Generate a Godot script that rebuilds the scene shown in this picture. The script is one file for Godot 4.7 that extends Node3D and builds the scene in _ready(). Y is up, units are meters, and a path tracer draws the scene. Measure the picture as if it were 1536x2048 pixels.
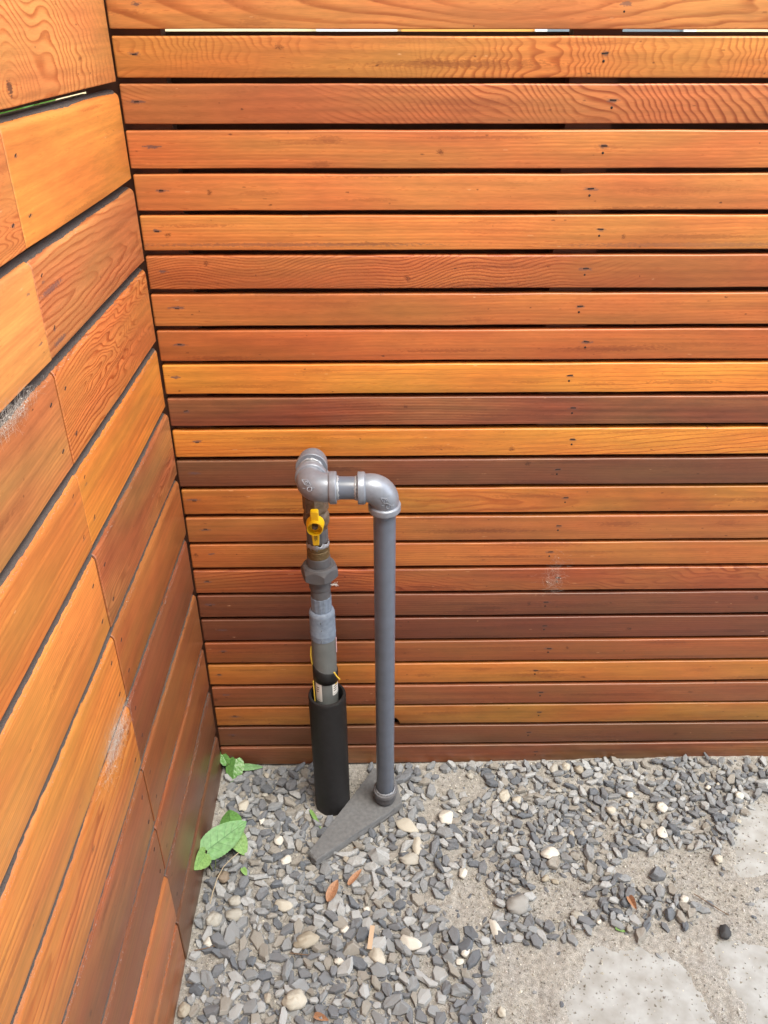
extends Node3D

# ---------------------------------------------------------------- helpers
var rng := RandomNumberGenerator.new()
var used := {}

func numbered(called: String) -> String:
	if not used.has(called):
		used[called] = 0
		return called
	used[called] += 1
	return "%s_%03d" % [called, used[called]]

func tag(o: Node, label: String, category := "", group := "", kind := "") -> void:
	if label: o.set_meta("label", label)
	if category: o.set_meta("category", category)
	if group: o.set_meta("group", group)
	if kind: o.set_meta("kind", kind)

func thing(called: String, label: String, category: String, at := Vector3.ZERO, group := "") -> Node3D:
	var o := Node3D.new()
	o.name = numbered(called)
	o.position = at
	add_child(o, true)
	tag(o, label, category, group)
	return o

func part(called: String, mesh: Mesh, m: Material, parent: Node, at := Transform3D()) -> MeshInstance3D:
	var o := MeshInstance3D.new()
	o.name = numbered(called) if parent == self else called
	o.mesh = mesh
	o.material_override = m
	o.transform = at
	parent.add_child(o, true)
	return o

func srgb(r: float, g: float, b: float) -> Color:
	return Color(r / 255.0, g / 255.0, b / 255.0)

func mat(c: Color, rough := 0.6, metal := 0.0, spec := 0.5) -> StandardMaterial3D:
	var m := StandardMaterial3D.new()
	m.albedo_color = c
	m.roughness = rough
	m.metallic = metal
	m.metallic_specular = spec
	return m

func noise(sd: int, freq := 1.0, octaves := 1) -> FastNoiseLite:
	var n := FastNoiseLite.new()
	n.seed = sd
	n.frequency = freq
	n.noise_type = FastNoiseLite.TYPE_SIMPLEX_SMOOTH
	n.fractal_type = FastNoiseLite.FRACTAL_FBM if octaves > 1 else FastNoiseLite.FRACTAL_NONE
	n.fractal_octaves = octaves
	return n

func new_st() -> SurfaceTool:
	var st := SurfaceTool.new()
	st.begin(Mesh.PRIMITIVE_TRIANGLES)
	return st

# a quad whose corners run clockwise when looked at from its front
func quad(st: SurfaceTool, a: Vector3, b: Vector3, c: Vector3, d: Vector3, grp := -1) -> void:
	st.set_smooth_group(grp)
	st.add_vertex(a); st.add_vertex(b); st.add_vertex(c)
	st.add_vertex(a); st.add_vertex(c); st.add_vertex(d)

func tri(st: SurfaceTool, a: Vector3, b: Vector3, c: Vector3, grp := -1) -> void:
	st.set_smooth_group(grp)
	st.add_vertex(a); st.add_vertex(b); st.add_vertex(c)

func done(st: SurfaceTool) -> ArrayMesh:
	st.generate_normals()
	return st.commit()

# rows of points; row k is joined to row k + 1; round_ joins the last column to the first
func skin(st: SurfaceTool, rows: Array, round_: bool, groups: Array, flip := false) -> void:
	for k in rows.size() - 1:
		var a: PackedVector3Array = rows[k]
		var b: PackedVector3Array = rows[k + 1]
		var n := a.size()
		var grp: int = groups[k] if groups.size() else 1
		for i in (n if round_ else n - 1):
			var j := (i + 1) % n
			if flip:
				quad(st, a[i], b[i], b[j], a[j], grp)
			else:
				quad(st, a[i], a[j], b[j], b[i], grp)

func frame_of(dir: Vector3) -> Basis:
	var y := dir.normalized()
	var x := y.cross(Vector3(0, 0, 1))
	if x.length() < 0.1: x = y.cross(Vector3(1, 0, 0))
	x = x.normalized()
	return Basis(x, y, x.cross(y))

# profile entries are [radius, height, smooth group of the segment that follows]; axis from `at` along `dir`
func lathe(st: SurfaceTool, at: Vector3, dir: Vector3, profile: Array, segs := 32) -> void:
	var f := frame_of(dir)
	var rows := []
	var groups := []
	for p in profile:
		var row := PackedVector3Array()
		for i in segs:
			var a := TAU * i / segs
			row.append(at + f * Vector3(cos(a) * p[0], p[1], sin(a) * p[0]))
		rows.append(row)
		groups.append(p[2] if p.size() > 2 else 1)
	skin(st, rows, true, groups)

func sweep(st: SurfaceTool, pts: PackedVector3Array, radii: Array, segs := 24, grp := 1) -> void:
	var rows := []
	var x := Vector3.ZERO
	for k in pts.size():
		var d := (pts[mini(k + 1, pts.size() - 1)] - pts[maxi(k - 1, 0)]).normalized()
		if k == 0:
			x = frame_of(d).x
		x = (x - d * x.dot(d)).normalized()
		var z := x.cross(d)
		var r: float = radii[k] if radii.size() > 1 else radii[0]
		var row := PackedVector3Array()
		for i in segs:
			var a := TAU * i / segs
			row.append(pts[k] + (x * cos(a) + z * sin(a)) * r)
		rows.append(row)
	var g := []
	for k in rows.size(): g.append(grp)
	skin(st, rows, true, g)
	for e in [0, rows.size() - 1]:
		var row: PackedVector3Array = rows[e]
		var c := pts[e]
		for i in segs:
			var j := (i + 1) % segs
			if e == 0: tri(st, c, row[j], row[i], -1)
			else: tri(st, c, row[i], row[j], -1)

func box(st: SurfaceTool, lo: Vector3, hi: Vector3) -> void:
	var p := func(i: int) -> Vector3: return Vector3(hi.x if i & 1 else lo.x, hi.y if i & 2 else lo.y, hi.z if i & 4 else lo.z)
	quad(st, p.call(4), p.call(6), p.call(7), p.call(5))
	quad(st, p.call(1), p.call(3), p.call(2), p.call(0))
	quad(st, p.call(0), p.call(2), p.call(6), p.call(4))
	quad(st, p.call(5), p.call(7), p.call(3), p.call(1))
	quad(st, p.call(6), p.call(2), p.call(3), p.call(7))
	quad(st, p.call(0), p.call(4), p.call(5), p.call(1))

# ---------------------------------------------------------------- wood
# One picture per board: growth rings cut by the face (distance to a pith line), fibre, blotches, flecks and nail stains.
var jobs := []

func board_job(w: int, h: int, length: float, height: float, spec: Dictionary, sd: int) -> Dictionary:
	var r := RandomNumberGenerator.new()
	r.seed = sd * 31 + 7
	var sp: Array = spec.get("spots", []).duplicate()
	var b: Color = spec.base
	for i in int(length * 5.0):
		sp.append([r.randf() * length, r.randf() * height, r.randf_range(0.02, 0.12), r.randf_range(0.002, 0.007), r.randf_range(0.12, 0.4), Color(b.r * 0.66, b.g * 0.58, b.b * 0.6)])
	for i in int(length * 4.0):
		sp.append([r.randf() * length, r.randf() * height, r.randf_range(0.03, 0.10), r.randf_range(0.003, 0.010), r.randf_range(0.08, 0.22), Color(minf(b.r * 1.12, 1.0), b.g * 1.16, b.b * 1.25)])
	for i in int(length * 7.0):
		sp.append([r.randf() * length, r.randf() * height, r.randf_range(0.001, 0.004), r.randf_range(0.0007, 0.0014), r.randf_range(0.3, 0.8), Color(b.r * 0.42, b.g * 0.36, b.b * 0.4)])
	for i in int(length * 3.0):
		sp.append([r.randf() * length, r.randf() * height, r.randf_range(0.002, 0.007), r.randf_range(0.0006, 0.0010), r.randf_range(0.3, 0.7), Color(0.86, 0.70, 0.56)])
	for i in int(length * 1.3):
		if r.randf() < 0.6: sp.append([r.randf() * length, r.randf_range(0.15, 0.85) * height, r.randf_range(0.004, 0.008), r.randf_range(0.0035, 0.006), 0.75, Color(b.r * 0.48, b.g * 0.40, b.b * 0.42), 1])
	spec.spots = sp
	var j := {"w": w, "h": h, "len": length, "ht": height, "spec": spec, "seed": sd}
	jobs.append(j)
	return j

func board_picture(n: int) -> void:
	var j: Dictionary = jobs[n]
	var s: Dictionary = j.spec
	var w: int = j.w
	var h: int = j.h
	var na := noise(j.seed)
	var nb := noise(j.seed + 1000)
	var nc := noise(j.seed + 2000)
	var nd := noise(j.seed + 3000)
	var base: Color = s.base
	var late: Color = s.late
	var con: float = s.con
	var sp: float = s.sp
	var v0: float = s.v0
	var w0: float = s.w0
	var sl: float = s.s
	var u0: float = s.u0
	var wob: float = s.wob
	var blot: float = s.blot
	var streak: float = s.streak
	var fleck: float = s.fleck
	var sharp: float = s.sharp
	var wander := 3.2 if sl > 0.2 else 0.0
	var jag: float = s.get("jag", 0.12)
	var data := PackedByteArray()
	data.resize(w * h * 3)
	var at := 0
	var du: float = j.len / w
	var dv: float = j.ht / h
	for y in h:
		var v := (y + 0.5) * dv
		for x in w:
			var u := (x + 0.5) * du
			var wa := na.get_noise_2d(u * 1.7, v * 7.0)
			var wb := nb.get_noise_2d(u * 11.0, v * 46.0)
			var a := v - v0 + wob * wa
			var b := w0 + sl * (u - u0) + wob * jag * wb
			var ring := sqrt(a * a + b * b) / sp + 0.16 * wb + wander * nb.get_noise_2d(u * 5.0, 0.5)
			var t := ring - floorf(ring)
			var l := clampf((t - sharp) / (0.93 - sharp), 0.0, 1.0)
			l = l * l * (3.0 - 2.0 * l)
			if t > 0.93: l *= (1.0 - t) / 0.07
			l *= con * clampf(0.68 + 0.9 * wa + 0.3 * wb, 0.0, 1.2)
			var f := nc.get_noise_2d(u * 34.0, v * 1500.0)
			var st := nd.get_noise_2d(u * 1.6, v * 95.0)
			var br := 1.0 + 0.045 * f + streak * st + blot * (0.7 * wa + 0.3 * wb)
			if fleck > 0.0 and f > 0.62 and st > 0.25: l = minf(l + fleck * (f - 0.62) * 3.0, 1.0)
			var red := 0.5 * blot * nb.get_noise_2d(u * 3.0 + 9.0, v * 14.0)
			data[at] = int(clampf((base.r + (late.r - base.r) * l) * br, 0.0, 1.0) * 255.0)
			data[at + 1] = int(clampf((base.g + (late.g - base.g) * l) * (br - red), 0.0, 1.0) * 255.0)
			data[at + 2] = int(clampf((base.b + (late.b - base.b) * l) * (br - red * 0.6), 0.0, 1.0) * 255.0)
			at += 3
	# iron stains round the nails, knots and mineral streaks: [u, v, half length, half height, strength, colour]
	for k in s.get("spots", []):
		var ring_knot: bool = k.size() > 6
		for y in range(maxi(0, int((k[1] - k[3] * 1.6) / dv)), mini(h, int((k[1] + k[3] * 1.6) / dv) + 1)):
			for x in range(maxi(0, int((k[0] - k[2] * 1.6) / du)), mini(w, int((k[0] + k[2] * 1.6) / du) + 1)):
				var pu: float = ((x + 0.5) * du - k[0]) / k[2]
				var pv: float = ((y + 0.5) * dv - k[1]) / k[3]
				var q := sqrt(pu * pu + pv * pv) + 0.45 * nd.get_noise_2d(x * 0.11, y * 0.35) + 0.25 * nc.get_noise_2d(x * 0.3, y * 0.8)
				var m := clampf((1.0 - q) * 2.6, 0.0, 1.0) * float(k[4])
				if ring_knot: m *= 0.6 + 0.4 * sin(q * 16.0)
				var c: Color = k[5]
				var i := (y * w + x) * 3
				data[i] = int(lerpf(data[i], c.r * 255.0, m))
				data[i + 1] = int(lerpf(data[i + 1], c.g * 255.0, m))
				data[i + 2] = int(lerpf(data[i + 2], c.b * 255.0, m))
	j.image = Image.create_from_data(w, h, false, Image.FORMAT_RGB8, data)

func wood(tone: Color, kind: String, con: float, extra := {}) -> Dictionary:
	var base := Color(tone.r * 0.96, tone.g * 1.045, tone.b * 0.99)
	var s := {"base": base, "late": Color(base.r * 0.70, base.g * 0.54, base.b * 0.46), "con": con, "sp": 0.0042, "v0": -0.12, "w0": 0.0, "s": 0.02, "u0": 0.4, "wob": 0.004, "blot": 0.12, "streak": 0.07, "fleck": 0.5, "sharp": 0.45}
	match kind:
		"straight": s.merge({"v0": -0.2, "s": 0.03, "wob": 0.003}, true)
		"plain": s.merge({"v0": -0.3, "s": 0.02, "wob": 0.006, "sp": 0.006, "sharp": 0.2, "blot": 0.12}, true)
		"falling": s.merge({"v0": 0.20, "s": 0.36, "u0": -0.25, "sp": 0.0052, "wob": 0.004, "jag": 0.12}, true)
		"rising": s.merge({"v0": -0.16, "s": 0.22, "u0": -0.1, "sp": 0.0048, "wob": 0.006, "jag": 0.25}, true)
		"arches": s.merge({"v0": 0.028, "s": 0.36, "u0": -0.12, "sp": 0.0050, "wob": 0.010, "jag": 0.2}, true)
		"cathedral": s.merge({"v0": 0.035, "s": 0.05, "u0": 0.7, "sp": 0.0048, "wob": 0.009}, true)
		"figure": s.merge({"v0": 0.09, "s": 0.10, "u0": 0.2, "sp": 0.0036, "wob": 0.016, "jag": 0.35}, true)
	s.merge(extra, true)
	return s

# a board along x from 0 to length, its face at z = 0, its height from 0; notch: [centre, half width, depth] cut from the lower edge
func board_mesh(length: float, ht: float, thick: float, rad: float, sd: int, notch := [], wave := 0.0005) -> ArrayMesh:
	var n := noise(sd, 1.0)
	var xs := []
	var steps := maxi(6, int(length / 0.09))
	for i in steps + 1: xs.append(length * i / steps)
	xs.append_array([0.0032, 0.0045, length - 0.0045, length - 0.0032])
	xs.sort()
	if notch.size():
		for i in 17: xs.append(notch[0] + notch[1] * (i / 8.0 - 1.0))
		xs.sort()
	var rows := []
	var prof := []
	var corner := 4
	for c in 4:
		var cx := [1, 1, -1, -1][c] as int
		var cy := [-1, 1, 1, -1][c] as int
		for k in corner + 1:
			var a := (-PI / 2 + c * PI / 2) + (PI / 2) * k / corner
			prof.append([cx, cy, cos(a), sin(a)])
	var rb := minf(rad, 0.0022)
	for x in xs:
		var bot: float = wave * n.get_noise_1d(x * 6.0)
		var top: float = ht + wave * n.get_noise_1d(x * 6.0 + 50.0)
		var out: float = wave * n.get_noise_1d(x * 4.0 + 90.0)
		if notch.size():
			var q: float = absf(x - notch[0]) / notch[1]
			if q < 1.0: bot += notch[2] * sqrt(1.0 - q * q) * (1.0 + 0.12 * n.get_noise_1d(x * 90.0))
		var row := PackedVector3Array()
		for p in prof:
			var r: float = rad if p[1] > 0 and p[0] > 0 else rb
			var zz: float = (out - r + r * p[2]) if p[0] > 0 else (-thick + r + r * p[2])
			var yy: float = (top - r + r * p[3]) if p[1] > 0 else (bot + r + r * p[3])
			row.append(Vector3(x, yy, zz))
		rows.append(row)
	# eased ends: a shrunken last ring
	var tail := []
	for e in [0, rows.size() - 1]:
		var row: PackedVector3Array = rows[e]
		var mid := Vector3(row[0].x, ht * 0.5, -thick * 0.5)
		var last := PackedVector3Array()
		var inner := PackedVector3Array()
		var ease := 0.0008
		for p in row:
			last.append(Vector3(p.x, p.y, p.z))
			inner.append(Vector3(p.x + (ease if e == 0 else -ease), p.y, p.z))
		for i in last.size():
			var v := last[i] - mid
			last[i] = mid + Vector3(0, v.y * (1.0 - 2.0 * ease / ht), v.z * (1.0 - 2.0 * ease / thick))
		rows[e] = inner
		tail.append(last)
	rows.push_front(tail[0])
	rows.append(tail[1])
	var st := new_st()
	var uv := func(p: Vector3) -> Vector2: return Vector2(p.x / length, clampf((ht - p.y) / ht, 0.004, 0.996))
	var put := func(a: Vector3, b: Vector3, c: Vector3) -> void:
		for p in [a, b, c]:
			st.set_uv(uv.call(p))
			st.add_vertex(p)
	st.set_smooth_group(1)
	for k in rows.size() - 1:
		var a: PackedVector3Array = rows[k]
		var b: PackedVector3Array = rows[k + 1]
		var m := a.size()
		for i in m:
			var jn := (i + 1) % m
			put.call(a[i], a[jn], b[jn])
			put.call(a[i], b[jn], b[i])
	st.set_smooth_group(-1)
	for e in [0, rows.size() - 1]:
		var row: PackedVector3Array = rows[e]
		for i in range(1, row.size() - 1):
			if e == 0: put.call(row[0], row[i + 1], row[i])
			else: put.call(row[0], row[i], row[i + 1])
	st.generate_normals()
	return st.commit()

# ---------------------------------------------------------------- ground
var gn1 := noise(11, 1.0, 3)
var gn2 := noise(12, 1.0, 2)

func smooth(a: float, b: float, x: float) -> float:
	var t := clampf((x - a) / (b - a), 0.0, 1.0)
	return t * t * (3.0 - 2.0 * t)

func ground_y(x: float, z: float) -> float:
	var y := -0.004 + 0.006 * gn1.get_noise_2d(x * 5.0, z * 5.0) + 0.0022 * gn2.get_noise_2d(x * 38.0, z * 38.0)
	y -= 0.016 * (1.0 - smooth(0.0, 0.16, x)) * smooth(0.08, 0.25, z)
	y += 0.006 * smooth(0.07, 0.0, z) * smooth(0.5, 0.9, x)
	if x < -0.06 or z < -0.06: y = -0.03
	if x > 0.70 and z > 0.09 and x < 1.65:
		for poly in flag_polys:
			var p := Vector2(x, z)
			var d := 9.0
			var np: int = poly.size()
			for i in np: d = minf(d, p.distance_to(Geometry2D.get_closest_point_to_segment(p, poly[i], poly[(i + 1) % np])))
			if not Geometry2D.is_point_in_polygon(p, poly): d = -d
			if d < -0.05: continue
			d += 0.024 * gn1.get_noise_2d(x * 13.0, z * 13.0) + 0.005 * gn2.get_noise_2d(x * 90.0, z * 90.0)
			y = lerpf(lerpf(y, 0.0012, smooth(-0.05, -0.005, d)), -0.0075, smooth(-0.012, 0.042, d))
	return y

var flag_polys := []

# 1 where slate chips lie thick, 0 on bare earth
func chips_at(x: float, z: float) -> float:
	var m := 1.0
	for b in [[0.63, 0.07, 0.075, 0.05], [0.355, 0.045, 0.055, 0.05], [0.61, 0.41, 0.07, 0.085], [0.82, 0.39, 0.075, 0.07], [1.15, 0.35, 0.13, 0.08], [0.01, 0.17, 0.028, 0.05], [1.02, 0.33, 0.05, 0.06], [0.04, 0.53, 0.04, 0.02], [0.55, 0.15, 0.03, 0.04]]:
		var d := Vector2((x - b[0]) / b[2], (z - b[1]) / b[3]).length() + 0.35 * gn1.get_noise_2d(x * 16.0, z * 16.0)
		m = minf(m, smooth(0.75, 1.15, d))
	var front := 3.0
	var line := [[0.58, 0.80], [0.64, 0.60], [0.68, 0.49], [0.86, 0.475], [1.02, 0.47], [1.13, 0.44], [1.22, 0.28], [1.4, 0.12], [3.0, 0.10]]
	for k in line.size() - 1:
		if x >= line[k][0] and x < line[k + 1][0]:
			front = lerpf(line[k][1], line[k + 1][1], (x - line[k][0]) / (line[k + 1][0] - line[k][0]))
	m = minf(m, smooth(front + 0.02, front - 0.03, z + 0.03 * gn1.get_noise_2d(x * 12.0 + 5.0, z * 12.0)))
	var sand := gn1.get_noise_2d(x * 7.0 + 40.0, z * 7.0)
	m *= 1.0 - smooth(-0.05, 0.25, sand) * (0.3 if x < 0.5 else 0.8)
	if x > 0.72: m *= 0.75
	return m

func chip_mesh(sd: int) -> ArrayMesh:
	var r := RandomNumberGenerator.new()
	r.seed = sd
	var n := r.randi_range(5, 7)
	var th := r.randf_range(0.30, 0.62)
	var lower := PackedVector3Array()
	var upper := PackedVector3Array()
	var ex := r.randf_range(0.55, 0.85)
	for i in n:
		var a := TAU * (i + r.randf_range(-0.3, 0.3)) / n
		var q := r.randf_range(0.78, 1.08)
		var p := Vector3(cos(a) * q, 0, sin(a) * q * ex)
		lower.append(p + Vector3(0, -th * 0.5 + r.randf_range(-0.05, 0.05), 0))
		var k := r.randf_range(0.78, 0.97)
		upper.append(Vector3(p.x * k + r.randf_range(-0.04, 0.04), th * 0.5 + r.randf_range(-0.09, 0.09), p.z * k + r.randf_range(-0.04, 0.04)))
	var top := Vector3(r.randf_range(-0.3, 0.3), th * 0.5 + r.randf_range(0.02, 0.1), r.randf_range(-0.2, 0.2))
	var st := new_st()
	for i in n:
		var j := (i + 1) % n
		# a narrow worn edge between side and top
		var a1 := upper[i].lerp(lower[i], 0.14)
		var b1 := upper[j].lerp(lower[j], 0.14)
		var a2 := upper[i].lerp(top, 0.09)
		var b2 := upper[j].lerp(top, 0.09)
		quad(st, lower[j], lower[i], a1, b1)
		quad(st, b1, a1, a2, b2)
		tri(st, top, b2, a2)
		tri(st, Vector3(0, -th * 0.5, 0), lower[i], lower[j])
	return done(st)

func pebble_mesh(sd: int, lumps := 0.12, angular := 0.0) -> ArrayMesh:
	var n := noise(sd, 1.0)
	var n2 := noise(sd + 7, 1.0)
	var st := new_st()
	var rows := []
	for k in 13:
		var th := PI * k / 12.0
		var row := PackedVector3Array()
		for i in 18:
			var a := TAU * i / 18.0
			var d := Vector3(sin(th) * cos(a), cos(th), sin(th) * sin(a))
			var q := 1.0 + lumps * n.get_noise_3dv(d * 1.3) + lumps * 0.35 * n2.get_noise_3dv(d * 3.5)
			if angular > 0.0:
				for f in 7:
					var fd := Vector3(sin(f * 2.4 + sd), cos(f * 1.7 + sd * 0.3), sin(f * 3.9 + sd * 0.7)).normalized()
					q = minf(q, (1.0 - angular * 0.32) / maxf(0.2, d.dot(fd)))
			row.append(d * q)
		rows.append(row)
	skin(st, rows, true, [], true)
	return done(st)

# ---------------------------------------------------------------- pipes
func elbow(called: String, c: Vector3, a: Vector3, b: Vector3, m: Material, parent: Node) -> MeshInstance3D:
	var take := 0.049
	var bend := 0.031
	var st := new_st()
	var pts := PackedVector3Array()
	var rr := []
	pts.append(c + a * (take - 0.004)); rr.append(0.0258)
	pts.append(c + a * (bend + 0.006)); rr.append(0.0262)
	for k in 13:
		var t := PI / 2 * k / 12.0
		var o := c + (a + b) * bend
		var p := o - b * bend * cos(t) - a * bend * sin(t)
		pts.append(p); rr.append(0.0268 + 0.0016 * sin(2.0 * t))
	pts.append(c + b * (bend + 0.006)); rr.append(0.0262)
	pts.append(c + b * (take - 0.004)); rr.append(0.0258)
	sweep(st, pts, rr, 36)
	for d in [a, b]:
		lathe(st, c + d * (take - 0.0135), d, [[0.0240, -0.002, 2], [0.0285, -0.0005, 2], [0.0300, 0.0010, 3], [0.0305, 0.0022, 3], [0.0305, 0.0120, 4], [0.0296, 0.0135, 5], [0.0225, 0.0138, 6], [0.0205, 0.0100, 6]], 40)
	return part(called, done(st), m, parent)

func nipple(called: String, a: Vector3, b: Vector3, r: float, m: Material, parent: Node, threads := true) -> MeshInstance3D:
	var st := new_st()
	var d := (b - a).normalized()
	var L := (b - a).length()
	var prof := [[r - 0.0012, 0.0, 1]]
	if threads:
		for k in 5:
			prof.append([r - 0.0012, 0.0012 + k * 0.0022, 1]); prof.append([r - 0.0002, 0.0022 + k * 0.0022, 1])
	prof.append([r, 0.0135, 1]); prof.append([r, L - 0.0135, 1])
	if threads:
		for k in 5:
			prof.append([r - 0.0002, L - 0.0122 + k * 0.0022, 1]); prof.append([r - 0.0012, L - 0.0112 + k * 0.0022, 1])
	prof.append([r - 0.0012, L, 1])
	lathe(st, a, d, prof, 36)
	return part(called, done(st), m, parent)

# a lumpy smear of pipe dope round a joint
func dope(at: Vector3, dir: Vector3, r: float, wid: float, sd: int, m: Material, parent: Node) -> void:
	var n := noise(sd, 1.0)
	var f := frame_of(dir)
	var st := new_st()
	var rows := []
	for k in 6:
		var row := PackedVector3Array()
		for i in 48:
			var a := TAU * i / 48.0
			var q := n.get_noise_2d(cos(a) * 4.0, sin(a) * 4.0 + k * 1.3)
			var bulge := sin(PI * k / 5.0)
			row.append(at + f * Vector3(cos(a) * (r - 0.0008 + bulge * (0.0014 + 0.0018 * q)), wid * (k / 5.0 - 0.5) * (1.0 + 0.7 * q), sin(a) * (r - 0.0008 + bulge * (0.0014 + 0.0018 * q))))
		rows.append(row)
	skin(st, rows, true, [])
	part("thread_sealant", done(st), m, parent)

# ---------------------------------------------------------------- plants
func leaf_mesh(length: float, width: float, heart: float, fold: float, droop: float, teeth: int, sd: int) -> ArrayMesh:
	var n := noise(sd, 1.0)
	var st := new_st()
	var nu := teeth * 4
	var nv := 12
	var rows := []
	var uvs := []
	for i in nu + 1:
		var t := float(i) / nu
		var half := width * 0.5 * 1.62 * pow(1.0 - t, 0.85) * pow(t + 0.02, 0.45)
		var saw := 1.0 + 0.06 * (1.0 - fposmod(t * teeth, 1.0)) * smooth(0.02, 0.12, t)
		var row := PackedVector3Array()
		var ur := PackedVector2Array()
		for k in nv * 2 + 1:
			var s := float(k) / nv - 1.0
			var e := half * (saw if absf(s) > 0.9 else 1.0)
			var x := e * s
			var zz := t * length - heart * length * pow(absf(s), 1.4) * (1.0 - t) * (1.0 - t)
			var y := fold * absf(x) - droop * length * t * t + 0.0007 * n.get_noise_2d(x * 90.0, zz * 60.0)
			y -= 0.0006 * exp(-pow(fposmod(t * 6.0 - absf(s) * 1.5, 1.0) - 0.5, 2.0) * 50.0) * smooth(0.0, 0.2, absf(s))
			row.append(Vector3(x, y, zz))
			ur.append(Vector2(s * 0.5 + 0.5, t))
		rows.append(row)
		uvs.append(ur)
	st.set_smooth_group(1)
	for i in nu:
		for k in nv * 2:
			for q in [[i, k], [i + 1, k], [i + 1, k + 1], [i, k], [i + 1, k + 1], [i, k + 1]]:
				st.set_uv(uvs[q[0]][q[1]])
				st.add_vertex(rows[q[0]][q[1]])
	st.generate_normals()
	return st.commit()

func leaf_picture(c: Color, vein: Color, sd: int) -> ImageTexture:
	var n := noise(sd, 1.0, 2)
	var im := Image.create(160, 256, false, Image.FORMAT_RGB8)
	for y in 256:
		for x in 160:
			var s := absf(x / 80.0 - 1.0)
			var t := y / 256.0
			var q := fposmod(t * 6.0 - s * 1.5, 1.0) - 0.5
			var m := exp(-q * q * 260.0) * (1.0 - s * 0.7) * 0.7
			m = maxf(m, exp(-s * s * 900.0))
			m = maxf(m, smooth(0.15, 0.45, n.get_noise_2d(x * 0.16, y * 0.16)) * 0.22)
			var b := 1.0 + 0.12 * n.get_noise_2d(x * 0.03, y * 0.03) + 0.06 * n.get_noise_2d(x * 0.4, y * 0.4)
			var k := c.lerp(vein, clampf(m, 0.0, 1.0)) * b
			im.set_pixel(x, y, k)
	return ImageTexture.create_from_image(im)

func leaf_at(called: String, mesh: Mesh, m: Material, parent: Node, base: Vector3, tip: Vector3, up: Vector3) -> MeshInstance3D:
	var z := (tip - base).normalized()
	var x := up.cross(z).normalized()
	return part(called, mesh, m, parent, Transform3D(Basis(x, z.cross(x), z), base))

func strand(st: SurfaceTool, pts: PackedVector3Array, r: float) -> void:
	sweep(st, pts, [r], 4)

func noise_tex(sd: int, freq: float, lo: Color, hi: Color, octaves := 4, size := 512) -> ImageTexture:
	var n := noise(sd, freq, octaves)
	var im := n.get_seamless_image(size, size)
	im.convert(Image.FORMAT_RGB8)
	var d := im.get_data()
	for i in range(0, d.size(), 3):
		var t := d[i] / 255.0
		d[i] = int(255.0 * lerpf(lo.r, hi.r, t)); d[i + 1] = int(255.0 * lerpf(lo.g, hi.g, t)); d[i + 2] = int(255.0 * lerpf(lo.b, hi.b, t))
	return ImageTexture.create_from_image(Image.create_from_data(size, size, false, Image.FORMAT_RGB8, d))

func tri_mat(tex: Texture2D, scale: float, rough: float, bump := 0.0, metal := 0.0, tint := Color.WHITE, spec := 0.5) -> StandardMaterial3D:
	var m := mat(tint, rough, metal, spec)
	m.albedo_texture = tex
	m.uv1_triplanar = true
	m.uv1_scale = Vector3.ONE * scale
	if bump > 0.0:
		m.heightmap_enabled = true
		m.heightmap_texture = tex
		m.heightmap_scale = bump
	return m

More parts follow.
